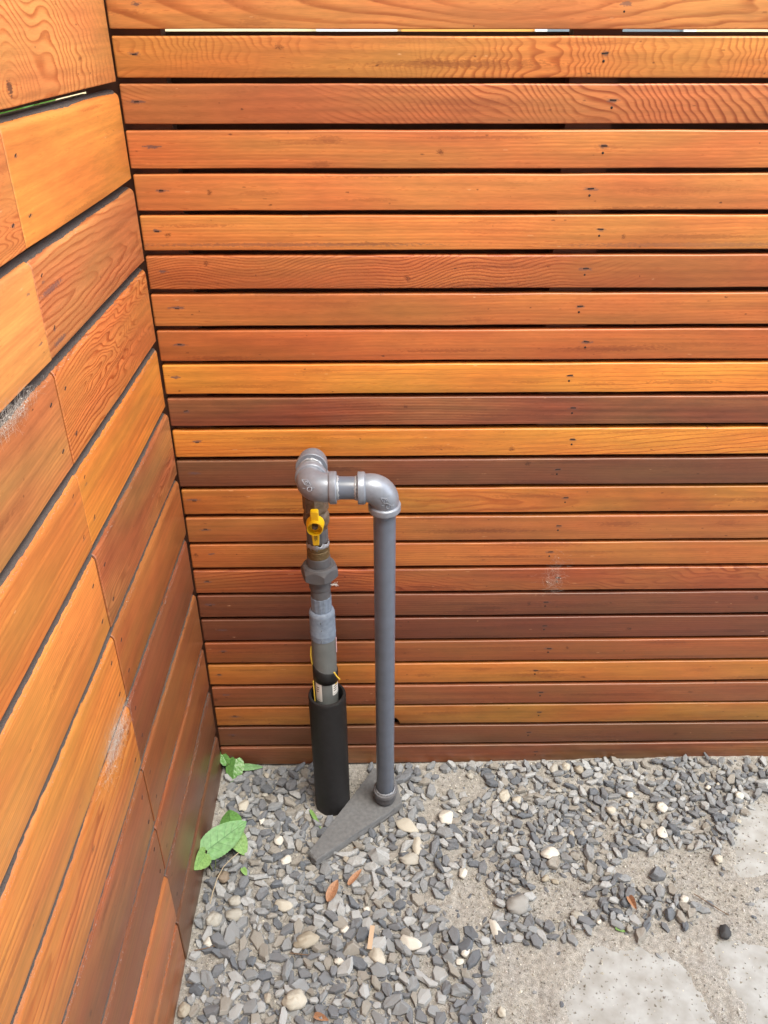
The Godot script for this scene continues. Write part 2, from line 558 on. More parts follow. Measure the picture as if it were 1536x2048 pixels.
# ================================================================ scene
func _ready() -> void:
	rng.seed = 4711
	# ---- camera
	var cam := Camera3D.new()
	cam.name = "camera"
	cam.position = Vector3(0.4225, 1.6902, 1.5412)
	cam.rotation = Vector3(-0.5361, -0.0104, -0.0096)
	cam.fov = 63.64
	cam.near = 0.02
	cam.far = 200.0
	add_child(cam)
	# ---- sky and light: bright overcast
	var env := Environment.new()
	env.background_mode = Environment.BG_SKY
	var psm := ProceduralSkyMaterial.new()
	psm.sky_top_color = Color(0.86, 0.90, 0.95)
	psm.sky_horizon_color = Color(0.90, 0.92, 0.94)
	psm.sky_curve = 0.15
	psm.ground_bottom_color = Color(0.35, 0.33, 0.31)
	psm.ground_horizon_color = Color(0.6, 0.6, 0.6)
	var sky := Sky.new()
	sky.sky_material = psm
	env.sky = sky
	env.tonemap_mode = Environment.TONE_MAPPER_LINEAR
	env.tonemap_exposure = 5.2
	env.sdfgi_enabled = true
	env.ssao_enabled = true
	env.ssil_enabled = true
	var we := WorldEnvironment.new()
	we.name = "environment"
	we.environment = env
	add_child(we)
	var sun := DirectionalLight3D.new()
	sun.name = "sun"
	sun.light_energy = 0.35
	sun.light_color = Color(1.0, 0.97, 0.92)
	sun.light_angular_distance = 30.0
	sun.shadow_enabled = true
	sun.rotation_degrees = Vector3(-62, 38, 0)
	add_child(sun)

	# ---- wood specifications
	var STAIN := srgb(96, 74, 78)
	var o1 := srgb(206, 122, 74)
	var o2 := srgb(204, 118, 66)
	var r1 := srgb(176, 92, 58)
	var d1 := srgb(138, 72, 48)
	var y1 := srgb(214, 130, 52)
	var back := [
		wood(o1, "cathedral", 0.0, {"con": 0.55, "sp": 0.010, "u0": 0.55, "s": 0.06, "v0": 0.03, "wob": 0.012}),
		wood(o1, "cathedral", 0.55, {"sp": 0.011, "u0": 0.62, "s": 0.10, "v0": 0.02, "wob": 0.014}),
		wood(srgb(208, 122, 66), "arches", 0.62),
		wood(srgb(188, 104, 66), "falling", 0.75),
		wood(srgb(200, 112, 66), "plain", 0.25, {"blot": 0.16}),
		wood(srgb(206, 116, 68), "plain", 0.1),
		wood(o2, "plain", 0.2, {"spots": [[0.25, 0.05, 0.3, 0.0035, 0.35, STAIN], [1.0, 0.052, 0.25, 0.004, 0.3, STAIN]]}),
		wood(srgb(178, 94, 56), "rising", 0.7),
		wood(srgb(186, 102, 58), "plain", 0.2),
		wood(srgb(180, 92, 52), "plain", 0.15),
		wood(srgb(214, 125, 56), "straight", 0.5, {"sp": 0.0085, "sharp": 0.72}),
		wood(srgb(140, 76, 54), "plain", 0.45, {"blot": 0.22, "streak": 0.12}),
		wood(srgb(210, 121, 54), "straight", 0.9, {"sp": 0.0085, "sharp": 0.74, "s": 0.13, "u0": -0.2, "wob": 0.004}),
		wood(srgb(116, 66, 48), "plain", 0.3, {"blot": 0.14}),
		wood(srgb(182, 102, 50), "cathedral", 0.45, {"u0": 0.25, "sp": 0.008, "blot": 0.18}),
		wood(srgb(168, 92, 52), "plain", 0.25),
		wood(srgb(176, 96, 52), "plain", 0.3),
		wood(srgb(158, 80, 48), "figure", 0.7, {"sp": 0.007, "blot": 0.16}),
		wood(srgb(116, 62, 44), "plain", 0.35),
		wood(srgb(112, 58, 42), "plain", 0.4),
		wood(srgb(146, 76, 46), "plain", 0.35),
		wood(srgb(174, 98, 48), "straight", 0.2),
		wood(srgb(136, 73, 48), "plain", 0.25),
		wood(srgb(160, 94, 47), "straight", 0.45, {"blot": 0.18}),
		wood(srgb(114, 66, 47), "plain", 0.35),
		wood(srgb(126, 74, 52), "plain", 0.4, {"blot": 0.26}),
	]
	# nails of the back fence: [x, height within the plank] of each slot; the post lies behind x = 0.825
	var BL := 2.6
	var bj := []
	for k in back.size():
		var sp: Array = back[k].get("spots", [])
		var nx := 0.816 + 0.014 * sin(k * 2.3)
		var lx := 0.036 + 0.012 * sin(k * 1.7)
		sp = sp + [[lx, 0.026 + 0.004 * sin(k * 3.1), 0.012 + 0.004 * sin(k * 5.0), 0.0030, 0.75, STAIN], [nx, 0.025, 0.008 + 0.005 * maxf(0.0, sin(k * 2.9)), 0.0035, 0.55, STAIN], [2.0, 0.026, 0.011, 0.003, 0.7, STAIN]]
		back[k].spots = sp
		bj.append(board_job(2048, 56, BL, 0.06, back[k], 100 + k))
	# side fence: bottoms of the rows as they meet the corner, then [corner piece, near piece]
	var rows_at := [1.759, 1.609, 1.4583, 1.3182, 1.1658, 1.0299, 0.8776, 0.7297, 0.5792, 0.4210, 0.2816, 0.1298, -0.045]
	var side := [
		[wood(o1, "plain", 0.3), wood(o2, "plain", 0.3)],
		[wood(srgb(212, 128, 78), "cathedral", 0.6, {"u0": 1.745, "sp": 0.0095, "v0": 0.118, "s": 0.46, "wob": 0.012, "jag": 0.12, "spots": [[1.745, 0.118, 0.008, 0.009, 0.8, srgb(80, 52, 44)]]}), {}],
		[wood(srgb(216, 124, 64), "plain", 0.08), wood(srgb(206, 118, 70), "figure", 0.55)],
		[wood(srgb(186, 108, 70), "cathedral", 0.55, {"u0": 0.06, "v0": 0.085, "s": 0.10, "sp": 0.009, "spots": [[0.05, 0.052, 0.05, 0.005, 0.6, srgb(92, 70, 78)], [0.04, 0.125, 0.03, 0.004, 0.6, srgb(96, 84, 90)]]}), wood(srgb(216, 130, 78), "plain", 0.1)],
		[wood(srgb(196, 108, 62), "figure", 0.75, {"u0": 0.05, "v0": 0.07, "sp": 0.0055, "wob": 0.02, "s": 0.16}), wood(srgb(186, 112, 70), "plain", 0.3, {"blot": 0.2})],
		[wood(srgb(204, 114, 54), "straight", 0.22, {"sp": 0.009}), wood(srgb(202, 114, 60), "straight", 0.4, {"sp": 0.010})],
		[wood(srgb(162, 92, 60), "figure", 0.55, {"sp": 0.006, "blot": 0.24, "v0": 0.11, "s": 0.08}), wood(srgb(204, 118, 62), "straight", 0.3)],
		[wood(srgb(158, 86, 50), "straight", 0.25, {"blot": 0.14}), wood(srgb(202, 116, 58), "straight", 0.35, {"sp": 0.011})],
		[wood(srgb(134, 72, 50), "plain", 0.3), wood(srgb(190, 106, 54), "cathedral", 0.5, {"sp": 0.011, "spots": [[0.3, 0.075, 0.06, 0.006, 0.55, srgb(96, 66, 60)]]})],
		[wood(srgb(142, 78, 48), "straight", 0.35), wood(srgb(140, 78, 50), "straight", 0.4, {"blot": 0.18})],
		[wood(srgb(136, 74, 48), "plain", 0.3), wood(srgb(132, 74, 50), "straight", 0.35, {"spots": [[0.42, 0.08, 0.06, 0.007, 0.5, srgb(92, 72, 66)]]})],
		[wood(srgb(112, 66, 48), "plain", 0.3), wood(srgb(168, 94, 56), "straight", 0.3)],
		[wood(srgb(104, 64, 48), "plain", 0.3), wood(srgb(150, 84, 54), "plain", 0.3)],
	]
	var JZ := 0.515
	var AL := JZ - 0.0052
	var BN := 1.75
	var sj := []
	for k in side.size():
		var pair := []
		for e in 2:
			if side[k][e].is_empty():
				pair.append(null)
				continue
			var L := AL if e == 0 else BN
			if k == 1: L = 2.2
			var ht := 0.138 if k != 12 else 0.16
			var sp: Array = side[k][e].get("spots", [])
			var nu := 0.026 if e == 0 else BN - 0.028
			if k != 1:
				sp = sp + [[nu, 0.036, 0.006, 0.002, 0.5, STAIN], [nu + 0.004, 0.105, 0.007, 0.002, 0.6, STAIN]]
			side[k][e].spots = sp
			pair.append(board_job(640 if e == 0 and k != 1 else 1400, 150, L, ht, side[k][e], 300 + k * 2 + e))
		sj.append(pair)
	var task := WorkerThreadPool.add_group_task(board_picture, jobs.size())
	WorkerThreadPool.wait_for_group_task_completion(task)
	var wood_mat := func(j: Dictionary) -> StandardMaterial3D:
		var m := mat(Color.WHITE, 0.37, 0.0, 0.5)
		var t := ImageTexture.create_from_image(j.image)
		m.albedo_texture = t
		m.heightmap_enabled = true
		m.heightmap_texture = t
		m.heightmap_scale = 0.035
		return m
	var dark_wood := mat(srgb(108, 70, 54), 0.8)
	var nail_mat := mat(srgb(52, 44, 42), 0.5, 0.6)
	var nail_hole := mat(srgb(40, 26, 20), 0.8)

	# ---- back fence
	var bf := thing("plank_fence", "long cedar fence of narrow horizontal planks behind the grey gas pipes", "fence", Vector3(0, 0.00455, 0))
	var slot_st := new_st()
	box(slot_st, Vector3(-0.0055, -0.0011, -0.003), Vector3(0.0055, 0.0011, 0.0004))
	var slot_mesh := done(slot_st)
	var dot_st := new_st()
	lathe(dot_st, Vector3.ZERO, Vector3(0, 0, 1), [[0.0022, -0.003, 1], [0.0022, 0.0002, 2], [0.0016, 0.0006, 2], [0.0, 0.0007, 2]], 10)
	var dot_mesh := done(dot_st)
	for k in back.size():
		var y0 := (25 - k) * 0.07 + rng.randf_range(-0.0008, 0.0008)
		var notch := [0.437, 0.031, 0.024] if k == 23 else []
		var pm := board_mesh(BL, 0.0605, 0.019, 0.0034, 500 + k, notch, 0.0007)
		var p := part("plank", pm, wood_mat.call(bj[k]), bf, Transform3D(Basis(Vector3(0, 0, 1), -0.0091), Vector3(0.0058 + rng.randf_range(-0.001, 0.001), y0, rng.randf_range(-0.0012, 0.0006))))
		if k == 23: p.set_meta("label", "orange plank with a hole cut behind the pipe")
		var nx := 0.816 + 0.014 * sin(k * 2.3)
		var lx := 0.036 + 0.012 * sin(k * 1.7)
		part("nail_slot", slot_mesh, nail_hole, p, Transform3D(Basis(Vector3(0, 0, 1), 0.08 * sin(k * 4.0)), Vector3(nx, 0.036, 0)))
		part("nail_head", dot_mesh, nail_mat, p, Transform3D(Basis(), Vector3(nx - 0.001, 0.0245, 0)))
		if k % 3 != 1:
			part("nail_slot", slot_mesh, nail_hole, p, Transform3D(Basis(Vector3(0, 0, 1), 0.12 * sin(k * 7.0)).scaled(Vector3(0.7, 0.7, 1)), Vector3(lx, 0.034, 0)))
	for x in [[-0.056, 0.082], [0.758, 0.838], [1.72, 1.81], [2.5, 2.59]]:
		var st := new_st()
		box(st, Vector3(x[0], -0.05, -0.058), Vector3(x[1], 1.85, -0.0205))
		part("post", done(st), dark_wood, bf)
	var rear := new_st()
	for k in 27:
		var y0 := 1.6850 + (2 - k) * 0.07
		box(rear, Vector3(-0.078, y0, -0.0775), Vector3(2.62, y0 + (0.0605 if k == 3 else 0.0685), -0.0585))
	part("rear_cladding", done(rear), dark_wood, bf, Transform3D(Basis(Vector3(0, 0, 1), -0.0091), Vector3.ZERO))

	# ---- side fence
	var sf := thing("board_fence", "cedar fence of wide horizontal boards running along the gravel bed", "fence", Vector3(0.004, 0, 0))
	for k in side.size():
		var top: float = 1.9 if k == 0 else rows_at[k - 1] - 0.0140
		var bot: float = rows_at[k]
		for e in 2:
			if sj[k][e] == null: continue
			var L := AL if e == 0 else BN
			if k == 1: L = 2.2
			var pm := board_mesh(L, top - bot, 0.022, 0.0105, 700 + k * 2 + e, [], 0.0012)
			# local x runs away from the viewer (towards -z); the face looks along +x
			var z0 := (JZ - 0.0013) if e == 0 else (JZ + 0.0013 + BN)
			if k == 1: z0 = 0.0052 + 2.2
			var p := part("plank", pm, wood_mat.call(sj[k][e]), sf, Transform3D(Basis(Vector3.RIGHT, 0.0023) * Basis(Vector3.UP, PI / 2), Vector3(rng.randf_range(-0.0012, 0.0008), bot - 0.0023 * z0, z0)))
			if k > 1 and k < 12:
				var nu := 0.026 if e == 0 else BN - 0.028
				for q in [[0.0, 0.102], [0.004, 0.033]]:
					part("nail_slot", slot_mesh, nail_hole, p, Transform3D(Basis(Vector3(0, 0, 1), 0.3).scaled(Vector3(0.6, 0.8, 1)), Vector3(nu + q[0], q[1], 0)))
	for z in [[JZ - 0.045, JZ + 0.045], [2.1, 2.19]]:
		var st := new_st()
		box(st, Vector3(-0.058, -0.1, z[0]), Vector3(-0.0235, 1.85, z[1]))
		part("post", done(st), dark_wood, sf)
	rear = new_st()
	for k in 13:
		var y0 := 1.5935 + (1 - k) * 0.148
		box(rear, Vector3(-0.0775, y0, -0.0575), Vector3(-0.0585, y0 + (0.1425 if k == 2 else 0.1468), 2.25))
	part("rear_cladding", done(rear), dark_wood, sf)

	# dust and lint lying on the upper edges of the boards
	var flake := new_st()
	tri(flake, Vector3(-0.6, 0, -0.3), Vector3(0.1, 0.25, 0.7), Vector3(0.7, 0.1, -0.4))
	tri(flake, Vector3(-0.5, 0.1, 0.5), Vector3(0.5, 0.3, 0.3), Vector3(0.0, 0.0, -0.7))
	var flake_mesh := done(flake)
	var dust_mat := mat(Color.WHITE, 0.95, 0.0, 0.2)
	dust_mat.vertex_color_use_as_albedo = true
	var dust := func(parent: Node, spots: Array) -> void:
		var mm := MultiMesh.new()
		mm.transform_format = MultiMesh.TRANSFORM_3D
		mm.use_colors = true
		mm.mesh = flake_mesh
		mm.instance_count = spots.size()
		for i in spots.size():
			mm.set_instance_transform(i, Transform3D(Basis.from_euler(Vector3(rng.randf() * 0.8, rng.randf() * TAU, rng.randf() * 0.8)).scaled(Vector3.ONE * rng.randf_range(0.0003, 0.0008)), spots[i]))
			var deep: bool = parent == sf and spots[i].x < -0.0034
			var v := rng.randf_range(0.03, 0.10) if deep else rng.randf_range(0.22, 0.48)  # flakes deep in the cracks coloured dark, crack shade painted in
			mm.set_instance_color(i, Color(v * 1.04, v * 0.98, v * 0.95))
		var o := MultiMeshInstance3D.new()
		o.name = "dust"
		o.multimesh = mm
		o.material_override = dust_mat
		parent.add_child(o, true)
		o.set_meta("kind", "stuff")
	var lie := []
	var dn := noise(77, 1.0, 2)
	for k in range(2, 13):
		var top: float = rows_at[k - 1] - 0.0140
		for i in 4200:
			var z := rng.randf_range(0.006, 1.15)
			if dn.get_noise_2d(z * 9.0, k * 7.3) < rng.randf_range(-0.75, 0.35): continue
			var q := rng.randf()
			var r := 0.0105
			if q < 0.60: lie.append(Vector3(-r * (0.35 + 0.9 * rng.randf()), top - 0.0023 * z, z))
			else:
				var a := 1.25 - absf(rng.randfn(0.0, 0.40))
				lie.append(Vector3(-r + r * sin(a), top - 0.0023 * z - r + r * cos(a), z))
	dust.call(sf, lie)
	# lint and dirt in the board cracks, darkened to paint in crack shade
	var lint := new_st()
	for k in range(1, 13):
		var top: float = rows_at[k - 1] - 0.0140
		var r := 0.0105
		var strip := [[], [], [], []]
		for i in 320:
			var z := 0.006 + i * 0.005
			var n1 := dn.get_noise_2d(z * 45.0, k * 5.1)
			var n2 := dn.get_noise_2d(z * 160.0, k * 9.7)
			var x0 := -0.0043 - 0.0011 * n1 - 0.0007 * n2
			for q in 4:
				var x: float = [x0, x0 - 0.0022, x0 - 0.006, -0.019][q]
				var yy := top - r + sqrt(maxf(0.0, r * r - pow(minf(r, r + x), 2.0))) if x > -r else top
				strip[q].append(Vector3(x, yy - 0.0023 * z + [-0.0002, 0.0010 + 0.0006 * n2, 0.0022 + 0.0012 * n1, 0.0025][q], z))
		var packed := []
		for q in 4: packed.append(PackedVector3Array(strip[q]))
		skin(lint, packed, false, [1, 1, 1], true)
	part("dirt_and_crack_shade", done(lint), tri_mat(noise_tex(78, 0.08, srgb(58, 50, 46), srgb(108, 98, 92), 4, 256), 30.0, 0.95), sf).set_meta("kind", "stuff")
	lie = []
	for k in range(6, 26):
		var top := (25 - k) * 0.07 + 0.0605
		for i in 900:
			var x := rng.randf_range(0.01, 1.5)
			if dn.get_noise_2d(x * 9.0, k * 3.7) < rng.randf_range(-0.6, 0.6): continue
			lie.append(Vector3(x, top - 0.0002 - 0.0091 * x, -0.0034 - rng.randf() * 0.008) if rng.randf() < 0.5 else Vector3(x, top - 0.0091 * x - 0.0034 + 0.0034 * cos(0.5), -0.0034 + 0.0034 * sin(0.5 * rng.randf())))
	for i in 420:
		var k := 23 + i % 2
		var x := 0.92 + 0.5 * rng.randf() + 0.06 * rng.randfn()
		lie.append(Vector3(x, (25 - k) * 0.07 + 0.0610 - 0.0091 * x, -0.001 - rng.randf() * 0.007))
	dust.call(bf, lie)

	var flags := [
		["grey flagstone half under dirt beside the right end of the back fence", [[1.254, 0.2], [1.351, 0.135], [1.52, 0.125], [1.56, 0.28], [1.40, 0.35], [1.29, 0.372], [1.222, 0.356], [1.25, 0.29]]],
		["pale grey flagstone with the largest clean top, in front of the gravel", [[0.862, 0.495], [0.956, 0.505], [1.024, 0.528], [1.075, 0.585], [1.085, 0.69], [0.98, 0.80], [0.80, 0.82], [0.735, 0.72], [0.78, 0.61]]],
		["pale flagstone between the black stone and the largest flagstone", [[1.098, 0.512], [1.197, 0.495], [1.262, 0.53], [1.30, 0.64], [1.20, 0.75], [1.135, 0.70], [1.125, 0.61]]],
		["narrow flagstone at the right edge above the pale one", [[1.238, 0.41], [1.33, 0.385], [1.45, 0.40], [1.45, 0.50], [1.30, 0.50], [1.248, 0.475]]],
	]
	for fdef in flags:
		var poly := PackedVector2Array()
		for p in fdef[1]: poly.append(Vector2(p[0], p[1]))
		flag_polys.append(poly)

	# ---- ground: one sheet, fine in the gravel bed and coarse out to the horizon
	var xs := PackedFloat32Array()
	var zs := PackedFloat32Array()
	for v in [-60.0, -20.0, -6.0, -2.0, -0.6, -0.2]:
		xs.append(v); zs.append(v)
	for i in 300: xs.append(-0.06 + i * 0.006)
	for i in 170: zs.append(-0.06 + i * 0.006)
	for v in [0.06, 0.2, 0.6, 2.0, 6.0, 20.0, 60.0]:
		xs.append(xs[305] + v); zs.append(zs[175] + v)
	var gv := PackedVector3Array()
	var gu := PackedVector2Array()
	var gi := PackedInt32Array()
	var gno := PackedVector3Array()
	for z in zs:
		for x in xs:
			var y := ground_y(x, z)
			gv.append(Vector3(x, y, z))
			gu.append(Vector2(x, z))
			var e := 0.004
			gno.append(Vector3(y - ground_y(x + e, z), e, y - ground_y(x, z + e)).normalized() if x > -0.05 and z > -0.05 and x < 1.7 and z < 0.95 else Vector3.UP)
	var nx_ := xs.size()
	for k in zs.size() - 1:
		for i in nx_ - 1:
			var a := k * nx_ + i
			gi.append_array([a, a + 1, a + nx_ + 1, a, a + nx_ + 1, a + nx_])
	var arrs := []
	arrs.resize(Mesh.ARRAY_MAX)
	arrs[Mesh.ARRAY_VERTEX] = gv
	arrs[Mesh.ARRAY_NORMAL] = gno
	arrs[Mesh.ARRAY_TEX_UV] = gu
	arrs[Mesh.ARRAY_INDEX] = gi
	var gm := ArrayMesh.new()
	gm.add_surface_from_arrays(Mesh.PRIMITIVE_TRIANGLES, arrs)
	# soil: sand and fines, computed grain by grain
	var S := 1024
	var soil := PackedByteArray()
	soil.resize(S * S * 3)
	var na := noise(61, 1.0, 3).get_seamless_image(S, S)
	var n_big := noise(62, 0.006, 3).get_seamless_image(S, S)
	var n_fine := noise(63, 0.16, 2).get_seamless_image(S, S)
	var n_mid := noise(64, 0.035, 3).get_seamless_image(S, S)
	var db := n_big.get_data()
	var df := n_fine.get_data()
	var dm := n_mid.get_data()
	var dr := RandomNumberGenerator.new()
	dr.seed = 8
	for i in S * S:
		var big := db[i] / 255.0
		var fine := df[i] / 255.0
		var mid := dm[i] / 255.0
		var g := 0.80 + 0.30 * (fine - 0.5) + 0.22 * (mid - 0.5) + dr.randf_range(-0.09, 0.09)
		var warm := 0.5 + (big - 0.5) * 1.2
		soil[i * 3] = int(clampf(g * lerpf(177, 184, warm), 0, 255))
		soil[i * 3 + 1] = int(clampf(g * lerpf(174, 180, warm), 0, 255))
		soil[i * 3 + 2] = int(clampf(g * lerpf(170, 173, warm), 0, 255))
	var soil_tex := ImageTexture.create_from_image(Image.create_from_data(S, S, false, Image.FORMAT_RGB8, soil))
	var soil_mat := mat(Color.WHITE, 0.95, 0.0, 0.2)
	soil_mat.albedo_texture = soil_tex
	soil_mat.uv1_scale = Vector3(2.0, 2.0, 1)
	soil_mat.heightmap_enabled = true
	soil_mat.heightmap_texture = soil_tex
	soil_mat.heightmap_scale = 0.25
	var ground := part("ground", gm, soil_mat, self)
	tag(ground, "sandy grey soil under the gravel", "", "", "structure")

	# ---- flagstones half buried in the dirt
	var flag_tex := noise_tex(71, 0.012, srgb(140, 139, 136), srgb(168, 171, 173), 5)
	var flag_mat := tri_mat(flag_tex, 3.0, 0.8, 0.08, 0.0, Color.WHITE, 0.3)
	for fdef in flags:
		var st := new_st()
		var c := Vector2.ZERO
		for p in fdef[1]: c += Vector2(p[0], p[1]) / fdef[1].size()
		var edge := []
		var nn := noise(int(c.x * 1000), 1.0, 2)
		var np: int = fdef[1].size()
		for i in np:
			var a := Vector2(fdef[1][i][0], fdef[1][i][1])
			var b := Vector2(fdef[1][(i + 1) % np][0], fdef[1][(i + 1) % np][1])
			for q in 8:
				var p := a.lerp(b, q / 8.0)
				p += (p - c).normalized() * 0.012 * nn.get_noise_2d(p.x * 25.0, p.y * 25.0)
				edge.append(p)
		var yt := -0.0028
		var rows := []
		for lev in [[1.0, -0.04], [1.0, yt - 0.004], [0.985, yt - 0.001], [0.96, yt], [0.6, yt + 0.0012], [0.3, yt + 0.0008], [0.001, yt + 0.001]]:
			var row := PackedVector3Array()
			for p in edge:
				var q: Vector2 = c + (p - c) * lev[0]
				row.append(Vector3(q.x - c.x, lev[1] + 0.0009 * nn.get_noise_2d(q.x * 9.0, q.y * 9.0), q.y - c.y))
			rows.append(row)
		skin(st, rows, true, [1, 1, 1, 1, 1, 1])
		var o := part("flagstone", done(st), flag_mat, self, Transform3D(Basis(), Vector3(c.x, 0, c.y)))
		tag(o, fdef[0], "flagstone")

	build_gravel()
	build_pipes()
	build_plants()
	build_small_things()
	build_surroundings()

# ---------------------------------------------------------------- gravel
func build_gravel() -> void:
	var slate_tex := noise_tex(81, 0.02, srgb(206, 206, 206), srgb(255, 255, 255), 5)
	var tones := []
	for c in [srgb(118, 121, 127), srgb(140, 143, 147), srgb(170, 172, 174), srgb(150, 146, 140), srgb(106, 111, 119)]:
		tones.append(tri_mat(slate_tex, 14.0, 0.82, 0.06, 0.0, c, 0.4))
	var meshes := []
	for i in 16: meshes.append(chip_mesh(900 + i))
	var spots := []
	var tries := 0
	var cells := {}
	while tries < 40000:
		tries += 1
		var x := rng.randf_range(0.015, 1.5)
		var z := rng.randf_range(0.012, 0.86)
		var size := lerpf(0.0072, 0.0205, sqrt(rng.randf())) * (1.0 if rng.randf() > 0.1 else 1.3)
		if x > 0.62: size *= 0.80
		if rng.randf() > chips_at(x, z): continue
		if x < size + 0.006 or z < size * 0.8: continue
		if Vector2(x - 0.302, z - 0.123).length() < 0.046 + size: continue
		if in_slab(x, z, size * 0.8): continue
		var ok := true
		var key := Vector2i(int(x / 0.03), int(z / 0.03))
		for dx in [-1, 0, 1]:
			for dz in [-1, 0, 1]:
				for s in cells.get(key + Vector2i(dx, dz), []):
					if Vector2(x - s[0], z - s[1]).length() < (size + s[2]) * 0.60: ok = false
		if not ok: continue
		var sp := [x, z, size]
		if not cells.has(key): cells[key] = []
		cells[key].append(sp)
		spots.append(sp)
	# nearest first: those show largest
	spots.sort_custom(func(a, b): return a[1] + a[2] * 9.0 > b[1] + b[2] * 9.0)
	var rests := []
	for i in 5: rests.append(new_st())
	var nth := 0
	var names := ["dark grey angular slate chip lying in the gravel", "mid grey angular slate chip lying in the gravel", "light grey angular slate chip lying in the gravel", "brownish grey angular slate chip lying in the gravel", "bluish dark grey angular slate chip lying in the gravel"]
	for s in spots:
		var tone := [0, 0, 1, 1, 1, 2, 2, 3, 4][rng.randi() % 9] as int
		var y := ground_y(s[0], s[1])
		var b := Basis(Vector3.UP, rng.randf() * TAU)
		b = Basis(Vector3(1, 0, 0), rng.randf_range(-0.3, 0.3)) * Basis(Vector3(0, 0, 1), rng.randf_range(-0.3, 0.3)) * b
		if rng.randf() < 0.12: b = Basis(Vector3(1, 0, 0), rng.randf_range(0.5, 1.0)) * b
		var sc := Vector3(s[2] * rng.randf_range(0.95, 1.45), s[2] * rng.randf_range(0.7, 1.2), s[2] * rng.randf_range(0.85, 1.2))
		var t := Transform3D(b * Basis.from_scale(sc), Vector3(s[0], y + 0.20 * s[2] + rng.randf_range(0.0, 0.009), s[1]))
		if nth < 300 and s[1] < 0.72:
			nth += 1
			var o := part("slate_chip", meshes[rng.randi() % 16], tones[tone], self, t)
			tag(o, names[tone], "stone", "slate chips of the gravel bed")
		else:
			rests[tone].append_from(meshes[rng.randi() % 16], 0, t)
	# a lower layer of smaller broken chips that fills the gaps
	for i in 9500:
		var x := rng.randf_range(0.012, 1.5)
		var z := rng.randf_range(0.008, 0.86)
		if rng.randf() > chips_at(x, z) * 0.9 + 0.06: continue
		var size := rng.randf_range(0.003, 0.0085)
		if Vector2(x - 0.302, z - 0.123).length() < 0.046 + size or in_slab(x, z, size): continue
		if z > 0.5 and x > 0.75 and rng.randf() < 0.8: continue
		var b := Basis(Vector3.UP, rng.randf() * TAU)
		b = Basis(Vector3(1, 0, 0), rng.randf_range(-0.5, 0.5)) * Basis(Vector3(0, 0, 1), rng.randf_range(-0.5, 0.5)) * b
		rests[[0, 0, 0, 1, 4, 4, 3, 2][rng.randi() % 8]].append_from(meshes[rng.randi() % 16], 0, Transform3D(b * Basis.from_scale(Vector3(size * rng.randf_range(0.9, 1.6), size, size)), Vector3(x, ground_y(x, z) + size * 0.12, z)))  # tone picks lean dark, painting in shade between the chips
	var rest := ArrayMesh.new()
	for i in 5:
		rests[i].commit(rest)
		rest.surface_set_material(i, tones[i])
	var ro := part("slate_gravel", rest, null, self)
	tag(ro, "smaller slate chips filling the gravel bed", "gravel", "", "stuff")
	# grit: crumbs of stone and shell on the soil
	var gs := new_st()
	for f in [[0, 1, 2], [0, 2, 3], [0, 3, 4], [0, 4, 1], [5, 2, 1], [5, 3, 2], [5, 4, 3], [5, 1, 4]]:
		var v := [Vector3(0, 0.8, 0), Vector3(1, 0.1, 0.2), Vector3(-0.1, 0, 1.1), Vector3(-0.9, 0.15, -0.2), Vector3(0.2, -0.1, -1), Vector3(0, -0.7, 0)]
		tri(gs, v[f[0]], v[f[2]], v[f[1]])
	var mm := MultiMesh.new()
	mm.transform_format = MultiMesh.TRANSFORM_3D
	mm.use_colors = true
	mm.mesh = done(gs)
	var ts := []
	var cs := []
	while ts.size() < 34000:
		var x := rng.randf_range(0.006, 1.55)
		var z := rng.randf_range(0.004, 0.86)
		if z > 0.48 and x > 0.72 and rng.randf() < 0.45: continue
		if Vector2(x - 0.302, z - 0.123).length() < 0.046 or in_slab(x, z, 0.002): continue
		var y := ground_y(x, z)
		if x > 0.72 and z > 0.10: y = maxf(y, -0.0030)
		var size := 0.0007 + 0.0022 * pow(rng.randf(), 3.0) + (0.0016 if rng.randf() < 0.08 else 0.0)
		var b := Basis.from_euler(Vector3(rng.randf() * TAU, rng.randf() * TAU, rng.randf() * TAU))
		ts.append(Transform3D(b * Basis.from_scale(Vector3(size * rng.randf_range(0.8, 1.5), size, size)), Vector3(x, y + size * 0.25, z)))
		var l := rng.randf()
		var v := lerpf(0.17, 0.38, l) if rng.randf() > 0.12 else rng.randf_range(0.4, 0.6)
		cs.append(Color(v * 1.04, v, v * rng.randf_range(0.86, 1.0)))
	mm.instance_count = ts.size()
	for i in ts.size():
		mm.set_instance_transform(i, ts[i])
		mm.set_instance_color(i, cs[i])
	var gmat := mat(Color.WHITE, 0.9, 0.0, 0.3)
	gmat.vertex_color_use_as_albedo = true
	var go := MultiMeshInstance3D.new()
	go.name = "grit"
	go.multimesh = mm
	go.material_override = gmat
	add_child(go, true)
	tag(go, "fine grit and sand grains strewn over the soil", "grit", "", "stuff")
	# pebbles one can point to: [x, z, width, depth, tone, shape, label]
	var pal := {"cream": srgb(194, 190, 180), "white": srgb(214, 212, 206), "grey": srgb(176, 174, 168), "beige": srgb(170, 163, 150), "brown": srgb(140, 126, 112), "black": srgb(66, 67, 71), "slate": srgb(156, 156, 156), "tan": srgb(176, 170, 160)}
	var peb_tex := noise_tex(91, 0.02, srgb(200, 197, 192), srgb(255, 255, 255), 5)
	var pm := {}
	for k in pal: pm[k] = tri_mat(peb_tex, 12.0, 0.7, 0.03, 0.0, pal[k], 0.4)
	var round_m := []
	var flat_m := []
	for i in 5: round_m.append(pebble_mesh(40 + i, 0.3, 0.45))
	for i in 5: flat_m.append(pebble_mesh(60 + i, 0.2, 1.0))
